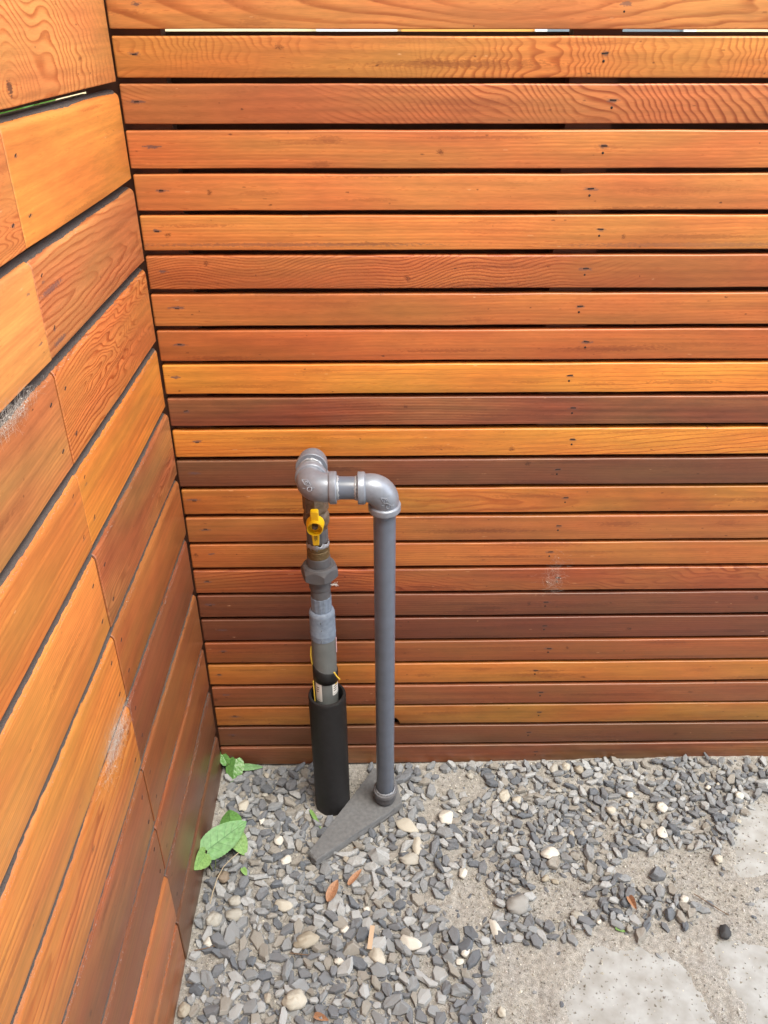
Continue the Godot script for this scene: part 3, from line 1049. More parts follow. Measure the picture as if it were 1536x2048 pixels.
	for p in [
		[0.244, 0.619, 0.055, 0.047, "cream", 0, "largest cream oval pebble, alone in the front gravel"],
		[0.259, 0.495, 0.062, 0.040, "beige", 0, "long beige pebble with dark blotches in the front gravel"],
		[0.410, 0.531, 0.035, 0.048, "cream", 0, "pale teardrop pebble right of the long beige one"],
		[0.480, 0.500, 0.046, 0.033, "white", 1, "white angular stone right of the teardrop pebble"],
		[0.050, 0.433, 0.041, 0.042, "grey", 0, "round greyish white pebble against the side fence"],
		[0.092, 0.392, 0.034, 0.030, "grey", 0, "upper of two pale pebbles beside the side fence stalk"],
		[0.096, 0.424, 0.036, 0.030, "grey", 1, "lower pale stone just below another by the side fence"],
		[0.486, 0.205, 0.052, 0.036, "cream", 1, "long cream stone below the corner of the dark slab"],
		[0.583, 0.184, 0.040, 0.042, "white", 1, "lumpy white stone right of the dark slab"],
		[0.507, 0.258, 0.023, 0.055, "cream", 1, "slim cream stone pointing away from the fence"],
		[0.488, 0.297, 0.048, 0.032, "grey", 1, "pale grey wedge stone below the slim cream one"],
		[0.055, 0.327, 0.033, 0.034, "brown", 0, "brownish round pebble under the weed"],
		[0.202, 0.408, 0.040, 0.030, "cream", 1, "flat cream stone left of the dead leaves"],
		[0.609, 0.337, 0.023, 0.032, "white", 0, "small white pebble on the sandy patch"],
		[0.595, 0.524, 0.022, 0.028, "white", 0, "small white pebble below the sandy patch"],
		[0.198, 0.291, 0.024, 0.025, "white", 1, "small white stone left of the slab tip"],
		[0.175, 0.237, 0.022, 0.028, "white", 1, "white squarish stone among chips above the slab tip"],
		[0.079, 0.129, 0.028, 0.036, "cream", 1, "cream angular stone near the fence corner"],
		[0.128, 0.168, 0.016, 0.042, "white", 1, "thin white stone standing right of the weed"],
		[0.189, 0.611, 0.017, 0.026, "tan", 0, "small tan pebble left of the largest cream one"],
		[0.734, 0.119, 0.031, 0.044, "cream", 0, "cream oval pebble, taller of a pair near the back fence"],
		[0.764, 0.134, 0.030, 0.026, "cream", 0, "cream round pebble, flatter of a pair near the back fence"],
		[0.907, 0.035, 0.029, 0.029, "cream", 0, "cream pebble touching the back fence, middle of three"],
		[0.940, 0.042, 0.028, 0.028, "beige", 0, "beige pebble touching the back fence, right one of three"],
		[0.876, 0.033, 0.022, 0.032, "grey", 1, "pale grey stone touching the back fence, left one of three"],
		[0.991, 0.170, 0.030, 0.026, "cream", 0, "cream pebble between dark chips below the back fence"],
		[1.119, 0.164, 0.031, 0.034, "white", 0, "roundest white pebble in the right half of the gravel"],
		[1.100, 0.236, 0.024, 0.031, "white", 1, "white chip below the roundest white pebble"],
		[1.154, 0.492, 0.028, 0.028, "black", 1, "black pointed stone lying on the dirt between flagstones"],
		[0.849, 0.443, 0.033, 0.024, "grey", 0, "pale grey oval pebble at the front edge of the gravel"],
		[0.723, 0.417, 0.044, 0.050, "slate", 1, "broad flat light grey stone beside the bare sand"],
		[0.667, 0.478, 0.024, 0.056, "white", 1, "white pointed stone at the front right of the gravel"],
		[1.323, 0.135, 0.024, 0.026, "white", 0, "white pebble at the far right near the back fence"],
		[1.050, 0.123, 0.023, 0.022, "white", 0, "small white pebble among dark chips by the back fence"],
		[0.818, 0.290, 0.042, 0.030, "white", 1, "white crumbly stone above the bare sand"],
		[1.094, 0.413, 0.020, 0.024, "white", 0, "tiny white pebble near the front right dirt"],
		[1.206, 0.313, 0.023, 0.025, "cream", 0, "cream pebble on the dirt left of a flagstone"],
		[0.050, 0.480, 0.027, 0.024, "white", 1, "white stone below the round pebble by the side fence"],
		[0.030, 0.560, 0.022, 0.020, "cream", 1, "cream stone by the side fence in the front"],
		[0.022, 0.625, 0.030, 0.034, "beige", 0, "beige pebble by the side fence at the very front"],
	]:
		var w: float = p[2] * 0.45
		var d: float = p[3] * 0.45
		var h := minf(w, d) * (0.75 if p[5] == 0 else 0.6)
		var i := int(p[0] * 977.0 + p[1] * 313.0) % 5
		var o := part("pebble", (round_m if p[5] == 0 else flat_m)[i], pm[p[4]], self, Transform3D(Basis(Vector3.UP, 0.5 * sin(p[0] * 50.0)) * Basis.from_scale(Vector3(w, h, d) * (1.0 if p[5] == 0 else 1.25)), Vector3(p[0], ground_y(p[0], p[1]) + h * 0.72 + 0.004, p[1])))
		tag(o, p[6], "stone", "pale pebbles in the gravel" if p[4] != "black" else "")
	# small pale pebbles
	for i in 70:
		var x := rng.randf_range(0.02, 1.4)
		var z := rng.randf_range(0.02, 0.7)
		if in_slab(x, z, 0.01) or Vector2(x - 0.302, z - 0.123).length() < 0.055: continue
		if z > 0.47 and x > 0.7: continue
		var r := rng.randf_range(0.004, 0.009)
		var k: String = ["cream", "white", "beige", "tan", "grey"][rng.randi() % 5]
		var o := part("small_pebble", (round_m if i % 2 else flat_m)[rng.randi() % 5], pm[k], self, Transform3D(Basis(Vector3.UP, rng.randf() * TAU) * Basis.from_scale(Vector3(r * 1.3, r * 0.7, r)), Vector3(x, ground_y(x, z) + r * 0.5 + 0.003, z)))
		tag(o, "small %s pebble scattered among the slate chips" % ("pale" if k == "grey" else k), "stone", "small pebbles scattered in the gravel")

var slab_poly := PackedVector2Array([Vector2(0.406, 0.031), Vector2(0.35, 0.124), Vector2(0.250, 0.284), Vector2(0.270, 0.306), Vector2(0.476, 0.146), Vector2(0.464, 0.085), Vector2(0.457, 0.048)])

func in_slab(x: float, z: float, pad: float) -> bool:
	var c := Vector2(0.39, 0.13)
	var p := Vector2(x, z)
	p = p - (p - c).normalized() * pad
	return Geometry2D.is_point_in_polygon(p, slab_poly)

# ---------------------------------------------------------------- gas pipes
func build_pipes() -> void:
	var paint_tex := noise_tex(101, 0.012, srgb(222, 222, 224), srgb(255, 255, 255), 4, 256)
	var paint := tri_mat(paint_tex, 8.0, 0.34, 0.012, 0.0, srgb(98, 106, 121), 0.6)
	var paint_cast := tri_mat(paint_tex, 22.0, 0.38, 0.03, 0.3, srgb(134, 140, 152), 0.6)
	var paint_dark := tri_mat(paint_tex, 10.0, 0.55, 0.02, 0.0, srgb(98, 98, 102), 0.45)
	var brass := tri_mat(noise_tex(102, 0.03, srgb(176, 168, 152), srgb(255, 255, 255), 4, 256), 20.0, 0.5, 0.02, 0.45, srgb(136, 116, 84), 0.5)
	var brass_grey := tri_mat(noise_tex(103, 0.02, srgb(140, 128, 112), srgb(255, 255, 255), 4, 256), 16.0, 0.5, 0.02, 0.2, srgb(128, 116, 106), 0.5)
	var silver := tri_mat(paint_tex, 30.0, 0.4, 0.05, 0.3, srgb(168, 171, 178), 0.6)
	var pe := tri_mat(paint_tex, 6.0, 0.5, 0.008, 0.0, srgb(114, 118, 118), 0.4)
	var coup := tri_mat(noise_tex(104, 0.03, srgb(196, 200, 208), srgb(255, 255, 255), 5, 256), 10.0, 0.5, 0.02, 0.0, srgb(136, 149, 166), 0.4)
	var yellow := mat(srgb(236, 190, 20), 0.38)
	var black := mat(srgb(22, 21, 22), 0.5)
	var label_white := mat(srgb(226, 224, 220), 0.5)
	var ink := mat(srgb(50, 44, 36), 0.7)

	var X := 0.300
	var Z := 0.106
	var E1 := Vector3(X, 0.963, 0.103)
	var E2 := Vector3(0.301, 0.959, 0.221)
	var E3 := Vector3(0.4375, 0.9575, 0.221)
	var cap_c := Vector3(0.4335, 0.022, 0.136)
	var down := (cap_c - E3).normalized()
	var g := thing("gas_pipe", "grey painted gas riser with yellow valve handle and capped down pipe", "pipe", Vector3(X, 0, Z))
	var shift := Transform3D(Basis(), -g.position)
	# everything below is written in world coordinates
	var add := func(called: String, st: SurfaceTool, m: Material, parent: Node) -> MeshInstance3D:
		return part(called, done(st), m, parent, shift if parent == g else Transform3D())
	var e1 := elbow("elbow", E1, Vector3(0, -1, 0), Vector3(0, 0, 1), paint_cast, g)
	var e2 := elbow("elbow", E2, Vector3(0, 0, -1), Vector3(1, 0, 0), paint_cast, g)
	var e3 := elbow("elbow", E3, Vector3(-1, 0, 0), down, paint_cast, g)
	for e in [e1, e2, e3]: e.transform = shift
	nipple("nipple", E1 + Vector3(0, 0, 0.036), E2 - Vector3(0, 0, 0.036), 0.0213, silver, g).transform = shift
	nipple("nipple", E2 + Vector3(0.034, 0, 0), E3 - Vector3(0.034, 0, 0), 0.0213, paint, g).transform = shift
	# down pipe with its cap
	var len_down := (cap_c - E3).length()
	var dp := nipple("down_pipe", E3 + down * 0.036, E3 + down * (len_down - 0.02), 0.0213, paint, g)
	dp.transform = shift
	var st := new_st()
	lathe(st, cap_c - down * 0.044, down, [[0.0210, 0.004, 1], [0.0235, 0.0, 2], [0.0285, 0.0004, 3], [0.0295, 0.002, 3], [0.0295, 0.010, 4], [0.0280, 0.0120, 5], [0.0268, 0.014, 5], [0.0266, 0.030, 6], [0.0250, 0.037, 6], [0.0205, 0.0415, 6], [0.012, 0.0435, 6], [0.0, 0.044, 6]], 40)
	var cap: MeshInstance3D = add.call("pipe_cap", st, paint_dark, g)
	dope(cap_c - down * 0.0455, down, 0.0236, 0.010, 5, silver, cap)
	for k in [[E1 + Vector3(0, 0, 0.0505), Vector3(0, 0, 1), 1, e1], [E2 + Vector3(0.0505, 0, 0), Vector3(1, 0, 0), 2, e2], [E3 - Vector3(0.0520, 0, 0), Vector3(1, 0, 0), 3, e3]]:
		dope(k[0], k[1], 0.0222, 0.006, k[2], silver, k[3])
	# cast marks on the elbows: a raised diamond, a ring and bars
	var cast := func(e: MeshInstance3D, c: Vector3, out: Vector3, up: Vector3) -> void:
		var r := up.cross(out).normalized()
		var u := out.cross(r).normalized()
		var s2 := new_st()
		var dia := [Vector2(-0.0085, 0.006), Vector2(0.002, 0.0048), Vector2(0.0075, -0.006), Vector2(-0.003, -0.0045), Vector2(-0.0085, 0.006)]
		for i in 4:
			strand(s2, PackedVector3Array([c + r * dia[i].x + u * dia[i].y, c + r * dia[i + 1].x + u * dia[i + 1].y]), 0.0007)
		for ring in [[Vector2(-0.0005, 0.0), 0.0022], [Vector2(0.0055, -0.0125), 0.0042]]:
			var pts := PackedVector3Array()
			for i in 15: pts.append(c - out * absf(ring[0].y) * 0.12 + r * (ring[0].x + ring[1] * cos(TAU * i / 14.0)) + u * (ring[0].y + ring[1] * sin(TAU * i / 14.0)))
			strand(s2, pts, 0.0008)
		for bx in [-0.0058, -0.003, 0.012, 0.0142]:
			strand(s2, PackedVector3Array([c - out * 0.0012 + r * (bx - 0.0008) + u * -0.0108, c - out * 0.0012 + r * (bx + 0.0008) + u * -0.0108]), 0.0009)
		part("cast_mark", done(s2), paint_cast, e)
	cast.call(e3, E3 + Vector3(0.001, -0.012, 0) + Vector3(0, 0, 0.0278), Vector3(0, 0, 1), Vector3(0, 1, 0.05))
	cast.call(e2, E2 + Vector3(-0.004, 0.0195, 0.0185) - Vector3(0, 0.0, 0.004), Vector3(0, 0.75, 0.62), Vector3(0, 0.62, -0.75))

	# riser, from the top down: [name, material, profile upwards from y]
	var up := Vector3.UP
	var lat := func(called: String, m: Material, prof: Array, segs := 36, parent: Node = g) -> MeshInstance3D:
		var s3 := new_st()
		var p2 := []
		for p in prof: p2.append([p[0], p[1], p[2] if p.size() > 2 else 1])
		lathe(s3, Vector3(X, 0, Z), up, p2, segs)
		return add.call(called, s3, m, parent)
	lat.call("valve_nipple", brass_grey, [[0.0205, 0.855], [0.0205, 0.92]])
	var valve: MeshInstance3D = lat.call("valve_body", brass_grey, [[0.0185, 0.769, 1], [0.0212, 0.772, 2], [0.0215, 0.806, 2], [0.0235, 0.811, 3], [0.0262, 0.818, 3], [0.0270, 0.826, 3], [0.0262, 0.836, 3], [0.0240, 0.842, 3], [0.0232, 0.845, 4], [0.0240, 0.847, 4], [0.0240, 0.889, 5], [0.0225, 0.8935, 6], [0.0205, 0.894, 6]], 48)
	# octagonal end of the valve
	st = new_st()
	lathe(st, Vector3(X, 0, Z), up, [[0.0232, 0.8465, -1], [0.0262, 0.849, -1], [0.0262, 0.884, -1], [0.0235, 0.888, -1]], 8)
	add.call("octagon_end", st, brass_grey, valve)
	st = new_st()
	lathe(st, Vector3(X, 0, Z), up, [[0.0212, 0.7725, -1], [0.0222, 0.774, -1], [0.0222, 0.803, -1], [0.0212, 0.805, -1]], 12)
	add.call("lower_end", st, paint_dark, valve)
	# handle: a hub open towards the viewer, with one arm up and one down
	var hub := Vector3(X - 0.0005, 0.8285, Z + 0.024)
	var hd := Vector3(0, -0.05, 1).normalized()
	st = new_st()
	lathe(st, hub, hd, [[0.0180, -0.002, 1], [0.0184, 0.0, 2], [0.0176, 0.010, 2], [0.0164, 0.012, 2], [0.0160, 0.0225, 3], [0.0152, 0.0235, 3], [0.0142, 0.0232, 4], [0.0136, 0.009, 5], [0.0, 0.009, 5]], 32)
	var arm := func(dir: float, l: float, w0: float, w1: float, z0: float, z1: float) -> void:
		var rows := []
		for q in [[0.0, w0, z0, z1], [0.12, w0, z0, z1], [0.92, w1, z0 + 0.001, z1 - 0.0008], [1.0, w1 * 0.86, z0 + 0.002, z1 - 0.0018]]:
			var c := hub + Vector3(0, dir * (0.0115 + q[0] * l), 0)
			var row := PackedVector3Array()
			var hw: float = q[1] * 0.5
			for k in [[-1, 0, 0.82, 0], [-1, 0, 1, 1], [-1, 1, 1, -1], [-1, 1, 0.82, 0], [1, 1, 0.82, 0], [1, 1, 1, -1], [1, 0, 1, 1], [1, 0, 0.82, 0]]:
				var zz: float = (q[3] if k[1] == 1 else q[2]) + k[3] * 0.0014
				row.append(c + Vector3(k[0] * hw * k[2], -0.05 * zz, zz))
			rows.append(row)
		var cap_row := PackedVector3Array()
		var mid := Vector3.ZERO
		for p in rows[3]: mid += p / 8.0
		for p in rows[3]: cap_row.append(mid)
		rows.append(cap_row)
		skin(st, rows, true, [-1, -1, -1, -1], dir < 0)
	arm.call(1.0, 0.0235, 0.0168, 0.0160, 0.002, 0.0165)
	arm.call(-1.0, 0.033, 0.0162, 0.0128, 0.007, 0.0150)
	var handle: MeshInstance3D = add.call("handle", st, yellow, g)
	st = new_st()
	lathe(st, hub, hd, [[0.0068, 0.009, -1], [0.0068, 0.0155, -1], [0.006, 0.0165, -1], [0.0042, 0.0165, -1]], 6)
	lathe(st, hub, hd, [[0.0042, 0.009, 1], [0.0042, 0.0185, 2], [0.0034, 0.0192, 3], [0.0, 0.0192, 3]], 16)
	part("stem_nut", done(st), brass_grey, handle)
	# worn black print on the handle arms (two upright lines below, a short line above)
	st = new_st()
	for ln in 2:
		for k in 7:
			if ln == 1 and k > 5: continue
			var y := hub.y - 0.0165 - k * 0.0026
			var x := hub.x + (-0.0010 if ln == 0 else 0.0024)
			box(st, Vector3(x - 0.0008, y - 0.0009, hub.z + 0.0152), Vector3(x + 0.0008, y + 0.0009 * (1.0 if k % 3 else 0.4), hub.z + 0.0159))
	for k in 3:
		box(st, Vector3(hub.x - 0.004 + k * 0.003, hub.y + 0.0152, hub.z + 0.0152), Vector3(hub.x - 0.0022 + k * 0.003, hub.y + 0.0166, hub.z + 0.0163))
	part("handle_print", done(st), ink, handle)
	dope(Vector3(X, 0.7655, Z), up, 0.0232, 0.013, 9, silver, valve)
	lat.call("brass_ring", brass, [[0.0185, 0.735], [0.0238, 0.736, 2], [0.0238, 0.752, 3], [0.0228, 0.7535, 4], [0.0236, 0.755, 4], [0.0236, 0.7625, 5], [0.0200, 0.765, 5]])
	lat.call("union_collar", paint_dark, [[0.0200, 0.712], [0.0246, 0.713, 2], [0.0246, 0.7335, 3], [0.0232, 0.7365, 4], [0.0190, 0.737, 4]])
	# hexagonal union nut with rounded shoulders
	st = new_st()
	var hexr := 0.0405
	var ytop := 0.7145
	var ybot := 0.6835
	var ring := func(yf: Callable, k: float) -> PackedVector3Array:
		var row := PackedVector3Array()
		for i in 60:
			var a := TAU * i / 60.0 + 0.21
			var loc := fposmod(TAU * i / 60.0, TAU / 6.0) - TAU / 12.0
			var r: float = hexr * cos(TAU / 12.0) / cos(loc)
			var y: float = yf.call(absf(loc) / (TAU / 12.0))
			row.append(Vector3(X + cos(a) * r * k, y, Z + sin(a) * r * k))
		return row
	var circ := func(r: float, y: float) -> PackedVector3Array:
		var row := PackedVector3Array()
		for i in 60:
			var a := TAU * i / 60.0 + 0.21
			row.append(Vector3(X + cos(a) * r, y, Z + sin(a) * r))
		return row
	skin(st, [circ.call(0.0215, ybot), circ.call(0.0335, ybot), ring.call(func(t): return ybot + 0.0005 + 0.0035 * t * t, 1.0), ring.call(func(t): return ytop - 0.0045 - 0.0075 * t * t, 1.0), circ.call(0.0335, ytop - 0.001), circ.call(0.0322, ytop), circ.call(0.0250, ytop), circ.call(0.0245, ytop - 0.006)], true, [1, 2, -1, 4, 5, 6, 7])
	add.call("union_nut", st, paint_dark, g)
	lat.call("union_tail", paint_dark, [[0.0222, 0.654, 1], [0.0238, 0.656, 2], [0.0238, 0.684, 2], [0.0225, 0.686, 3]])
	lat.call("tail_pipe", paint_dark, [[0.0214, 0.628, 1], [0.0214, 0.650, 2], [0.0205, 0.655, 2]])
	# ribbed collar above the coupling
	st = new_st()
	var rows := []
	for k in [[0.0185, 0.634], [0.0205, 0.6335], [0.0217, 0.6315], [0.0217, 0.590]]:
		var row := PackedVector3Array()
		for i in 72:
			var a := TAU * i / 72.0
			var r: float = k[0] + (0.0006 if i % 6 < 3 else 0.0) * (1.0 if k[1] < 0.6325 else 0.0)
			row.append(Vector3(X + cos(a) * r, k[1], Z + sin(a) * r))
		rows.append(row)
	skin(st, rows, true, [1, 2, -1], true)
	add.call("ribbed_collar", st, coup, g)
	var cp: MeshInstance3D = lat.call("coupling", coup, [[0.0272, 0.520, 1], [0.0284, 0.5205, 2], [0.0284, 0.532, 3], [0.0290, 0.5335, 3], [0.0284, 0.535, 3], [0.0282, 0.587, 4], [0.0268, 0.5925, 4], [0.0235, 0.5955, 4], [0.0215, 0.596, 5]])
	st = new_st()
	for k in [[0.08, 0.576, 0.006], [0.05, 0.556, 0.004], [0.1, 0.527, 0.003], [0.12, 0.523, 0.004]]:
		var a: float = PI / 2 + k[0]
		var c := Vector3(X + cos(a) * 0.0284, k[1], Z + sin(a) * 0.0284)
		strand(st, PackedVector3Array([c - Vector3(0, k[2] * 0.5, 0), c + Vector3(0.0008, k[2] * 0.5, 0)]), 0.0005)
	part("pen_mark", done(st), ink, cp)
	var pp: MeshInstance3D = lat.call("plastic_pipe", pe, [[0.0272, -0.05, 1], [0.0272, 0.522, 1]], 40)
	# black tape, wound aslant
	st = new_st()
	rows = []
	for k in [[0.0274, 0], [0.0288, 0.02], [0.0290, 0.5], [0.0288, 0.98], [0.0274, 1]]:
		var row := PackedVector3Array()
		for i in 48:
			var a := TAU * i / 48.0
			var yt := 0.4345 - 0.011 * cos(a)
			var yb := 0.3985 - 0.004 * cos(a)
			row.append(Vector3(X + cos(a) * k[0], lerpf(yb, yt, k[1]), Z + sin(a) * k[0]))
		rows.append(row)
	skin(st, rows, true, [1, 1, 1, 1])
	add.call("black_tape", st, black, g)
	# paper labels bent round the pipe, with print
	var sheet := func(s4: SurfaceTool, a0: float, a1: float, y0: float, y1: float, r: float, slant := 0.0) -> void:
		var lo := PackedVector3Array()
		var hi := PackedVector3Array()
		for i in 9:
			var t := i / 8.0
			var a := lerpf(a0, a1, t)
			var cut := 0.0018 * pow(absf(t * 2.0 - 1.0), 6.0)
			lo.append(Vector3(X + cos(a) * r, y0 + cut + slant * t, Z + sin(a) * r))
			hi.append(Vector3(X + cos(a) * r, y1 + slant * t, Z + sin(a) * r))
		skin(s4, [lo, hi], false, [1])
	for d in [[2.52, 1.87, 0.347], [0.95, 0.15, 0.362]]:
		st = new_st()
		sheet.call(st, d[0], d[1], d[2], 0.405, 0.02745)
		var lab: MeshInstance3D = add.call("paper_label", st, label_white, g)
		st = new_st()
		for k in 3:
			sheet.call(st, d[0] - 0.1, d[1] + 0.22 + 0.05 * k, 0.388 - k * 0.0062 - 0.001, 0.3893 - k * 0.0062, 0.0277, 0.0)
		sheet.call(st, d[0] - 0.06, d[1] + 0.12, d[2] + 0.004, d[2] + 0.0048, 0.0277)
		part("label_print", done(st), ink, lab)
	st = new_st()
	sheet.call(st, 0.62, 0.2, 0.389, 0.401, 0.0279, 0.004)
	add.call("yellow_mark", st, yellow, g)
	# yellow tracer wire, held under the tape
	st = new_st()
	strand(st, PackedVector3Array([Vector3(X - 0.0262, 0.41, Z + 0.006), Vector3(X - 0.0272, 0.44, Z + 0.006), Vector3(X - 0.0292, 0.455, Z + 0.006), Vector3(X - 0.0300, 0.470, Z + 0.006), Vector3(X - 0.0288, 0.486, Z + 0.005), Vector3(X - 0.0274, 0.494, Z + 0.004)]), 0.0019)
	strand(st, PackedVector3Array([Vector3(X - 0.027, 0.34, Z + 0.014), Vector3(X - 0.0275, 0.40, Z + 0.013)]), 0.0017)
	strand(st, PackedVector3Array([Vector3(X + 0.0215, 0.435, Z + 0.024), Vector3(X + 0.0265, 0.424, Z + 0.024), Vector3(X + 0.0335, 0.412, Z + 0.023)]), 0.0019)
	add.call("tracer_wire", st, mat(srgb(226, 190, 70), 0.5), g)
	st = new_st()
	strand(st, PackedVector3Array([Vector3(X + 0.0278, 0.475, Z + 0.002), Vector3(X + 0.0282, 0.50, Z + 0.002), Vector3(X + 0.0282, 0.517, Z + 0.001)]), 0.0011)
	add.call("pink_wire", st, mat(srgb(216, 176, 178), 0.5), g)
	# a rag of fluff caught under the union nut
	st = new_st()
	for k in 9:
		var a := Vector3(X + 0.022, 0.668, Z + 0.012)
		strand(st, PackedVector3Array([a, a + Vector3(0.006 + 0.001 * k, 0.002 * sin(k * 2.0), 0.004 * cos(k * 1.7)), a + Vector3(0.010 + 0.0009 * k, 0.006 * sin(k * 1.3), 0.002 * sin(k * 3.0))]), 0.0005)
	add.call("fluff", st, label_white, g)

	# black sleeve round the foot of the riser
	var sl_tex := noise_tex(105, 0.02, srgb(190, 190, 190), srgb(255, 255, 255), 5, 256)
	var sleeve := tri_mat(sl_tex, 7.0, 0.55, 0.02, 0.0, srgb(36, 35, 37), 0.45)
	st = new_st()
	lathe(st, Vector3(0.3015, 0, 0.1225), Vector3(0.002, 1, -0.006).normalized(), [[0.0430, -0.06, 1], [0.0435, 0.357, 2], [0.0430, 0.361, 2], [0.0418, 0.363, 3], [0.0372, 0.3635, 4], [0.0360, 0.361, 4], [0.0358, 0.30, 4], [0.0355, 0.02, 4]], 48)
	var so := part("pipe_sleeve", done(st), sleeve, self)
	tag(so, "black plastic sleeve standing in the gravel round the riser", "pipe sleeve")

	# stone slab under the cap: layered edges
	var slab_tex := noise_tex(106, 0.03, srgb(214, 214, 216), srgb(255, 255, 255), 5, 512)
	var slab := tri_mat(slab_tex, 5.0, 0.75, 0.05, 0.0, srgb(110, 111, 113), 0.4)
	st = new_st()
	var sc := Vector2(0.38, 0.14)
	var nn := noise(55, 1.0, 2)
	rows = []
	for lev in [[1.0, -0.03], [1.012, 0.002], [0.99, 0.006], [1.008, 0.0075], [0.985, 0.012], [1.004, 0.0135], [0.992, 0.0175], [0.975, 0.0195], [0.6, 0.0205], [0.3, 0.0203], [0.001, 0.0204]]:
		var row := PackedVector3Array()
		for i in slab_poly.size():
			for q in 10:
				var p := slab_poly[i].lerp(slab_poly[(i + 1) % slab_poly.size()], q / 10.0)
				p = sc + (p - sc) * (lev[0] + 0.02 * nn.get_noise_3d(p.x * 40.0, lev[1] * 300.0, p.y * 40.0) * (1.0 if lev[0] > 0.9 else 0.0))
				row.append(Vector3(p.x, lev[1] + 0.0007 * nn.get_noise_2d(p.x * 60.0, p.y * 60.0), p.y))
		rows.append(row)
	skin(st, rows, true, [-1, -1, -1, -1, -1, -1, -1, 3, 3, 3], true)
	var sb := part("stone_slab", done(st), slab, self)
	tag(sb, "dark grey tapering stone slab under the capped pipe", "stone slab")

# ---------------------------------------------------------------- plants
func build_plants() -> void:
	var green := mat(Color.WHITE, 0.55, 0.0, 0.4)
	green.albedo_texture = leaf_picture(srgb(108, 148, 98), srgb(70, 108, 64), 5)
	green.backlight = Color(0.25, 0.35, 0.1)
	green.backlight_enabled = true
	var light_green := green.duplicate()
	light_green.albedo_texture = leaf_picture(srgb(118, 152, 88), srgb(88, 124, 70), 6)
	var deep := green.duplicate()
	deep.albedo_texture = leaf_picture(srgb(92, 136, 72), srgb(66, 106, 54), 7)
	var stem_m := mat(srgb(128, 140, 84), 0.6)
	# weed against the side fence
	var w := thing("weed", "broad leaved green weed growing against the side fence", "plant", Vector3(0.022, -0.022, 0.296))
	var sh := -w.position
	leaf_at("leaf", leaf_mesh(0.112, 0.088, 0.15, 0.14, 0.10, 17, 1), green, w, Vector3(0.021, 0.054, 0.300) + sh, Vector3(0.101, 0.064, 0.228) + sh, Vector3(0.05, 0.85, 0.5))
	leaf_at("leaf", leaf_mesh(0.056, 0.056, 0.16, 0.25, 0.15, 9, 2), light_green, w, Vector3(0.020, 0.058, 0.312) + sh, Vector3(0.012, 0.078, 0.364) + sh, Vector3(0.75, 0.6, 0.1))
	leaf_at("leaf", leaf_mesh(0.054, 0.072, 0.15, -0.3, 0.3, 9, 3), deep, w, Vector3(0.064, 0.046, 0.228) + sh, Vector3(0.050, 0.054, 0.176) + sh, Vector3(0, 0.9, 0.4))
	leaf_at("leaf", leaf_mesh(0.052, 0.056, 0.15, 0.25, 0.3, 9, 4), light_green, w, Vector3(0.074, 0.034, 0.244) + sh, Vector3(0.106, 0.018, 0.284) + sh, Vector3(0.1, 0.9, 0.2))
	var st := new_st()
	for p in [[Vector3(0.021, 0.054, 0.300), Vector3(0.020, 0.026, 0.304)], [Vector3(0.020, 0.058, 0.312), Vector3(0.020, 0.026, 0.304)], [Vector3(0.064, 0.046, 0.228), Vector3(0.034, 0.02, 0.286)], [Vector3(0.074, 0.034, 0.244), Vector3(0.034, 0.012, 0.286)], [Vector3(0.020, 0.026, 0.304), Vector3(0.024, -0.03, 0.297)], [Vector3(0.034, 0.02, 0.286), Vector3(0.026, -0.03, 0.295)]]:
		strand(st, PackedVector3Array([p[0] + sh, (p[0] + p[1]) * 0.5 + Vector3(0.002, -0.004, 0.002) + sh, p[1] + sh]), 0.0013)
	part("stem", done(st), stem_m, w)
	# seedling in the corner of the two fences
	var c := thing("seedling", "small glossy leaved seedling in the corner of the two fences", "plant", Vector3(0.03, -0.005, 0.02))
	sh = -c.position
	var glossy := deep.duplicate()
	glossy.roughness = 0.32
	leaf_at("leaf", leaf_mesh(0.062, 0.066, 0.1, -0.35, 0.25, 8, 11), glossy, c, Vector3(0.044, 0.036, 0.010) + sh, Vector3(0.036, 0.010, 0.066) + sh, Vector3(-0.1, 0.8, 0.5))
	leaf_at("leaf", leaf_mesh(0.036, 0.034, 0.1, 0.4, 0.2, 7, 12), glossy, c, Vector3(0.022, 0.028, 0.018) + sh, Vector3(0.016, 0.036, -0.001 + 0.012) + sh, Vector3(0.2, 0.6, 0.8))
	leaf_at("leaf", leaf_mesh(0.066, 0.024, 0.0, 0.2, 0.1, 7, 13), green, c, Vector3(0.050, 0.018, 0.022) + sh, Vector3(0.114, 0.016, 0.020) + sh, Vector3(0.1, 0.8, 0.6))
	st = new_st()
	strand(st, PackedVector3Array([Vector3(0.044, 0.036, 0.010) + sh, Vector3(0.040, 0.018, 0.010) + sh, Vector3(0.036, -0.02, 0.016) + sh]), 0.0011)
	strand(st, PackedVector3Array([Vector3(0.022, 0.028, 0.018) + sh, Vector3(0.034, -0.01, 0.016) + sh]), 0.0009)
	strand(st, PackedVector3Array([Vector3(0.058, 0.004, 0.034) + sh, Vector3(0.060, -0.012, 0.05) + sh]), 0.0009)
	part("stem", done(st), stem_m, c)
	# torn blade of grass by the sleeve
	st = new_st()
	var gb := part("grass_blade", leaf_mesh(0.062, 0.013, 0.0, 0.5, 0.05, 6, 21), light_green, self)
	gb.transform = Transform3D(Basis(Vector3(0.86, 0.0, -0.5), Vector3(0.03, 1, 0.05).normalized(), Vector3(0.5, -0.12, 0.86)).orthonormalized(), Vector3(0.246, 0.010, 0.155))
	tag(gb, "torn green blade lying left of the dark slab", "leaf")
	var bud := part("leaf_scrap", leaf_mesh(0.020, 0.018, 0.1, 0.3, 0.3, 5, 22), light_green, self)
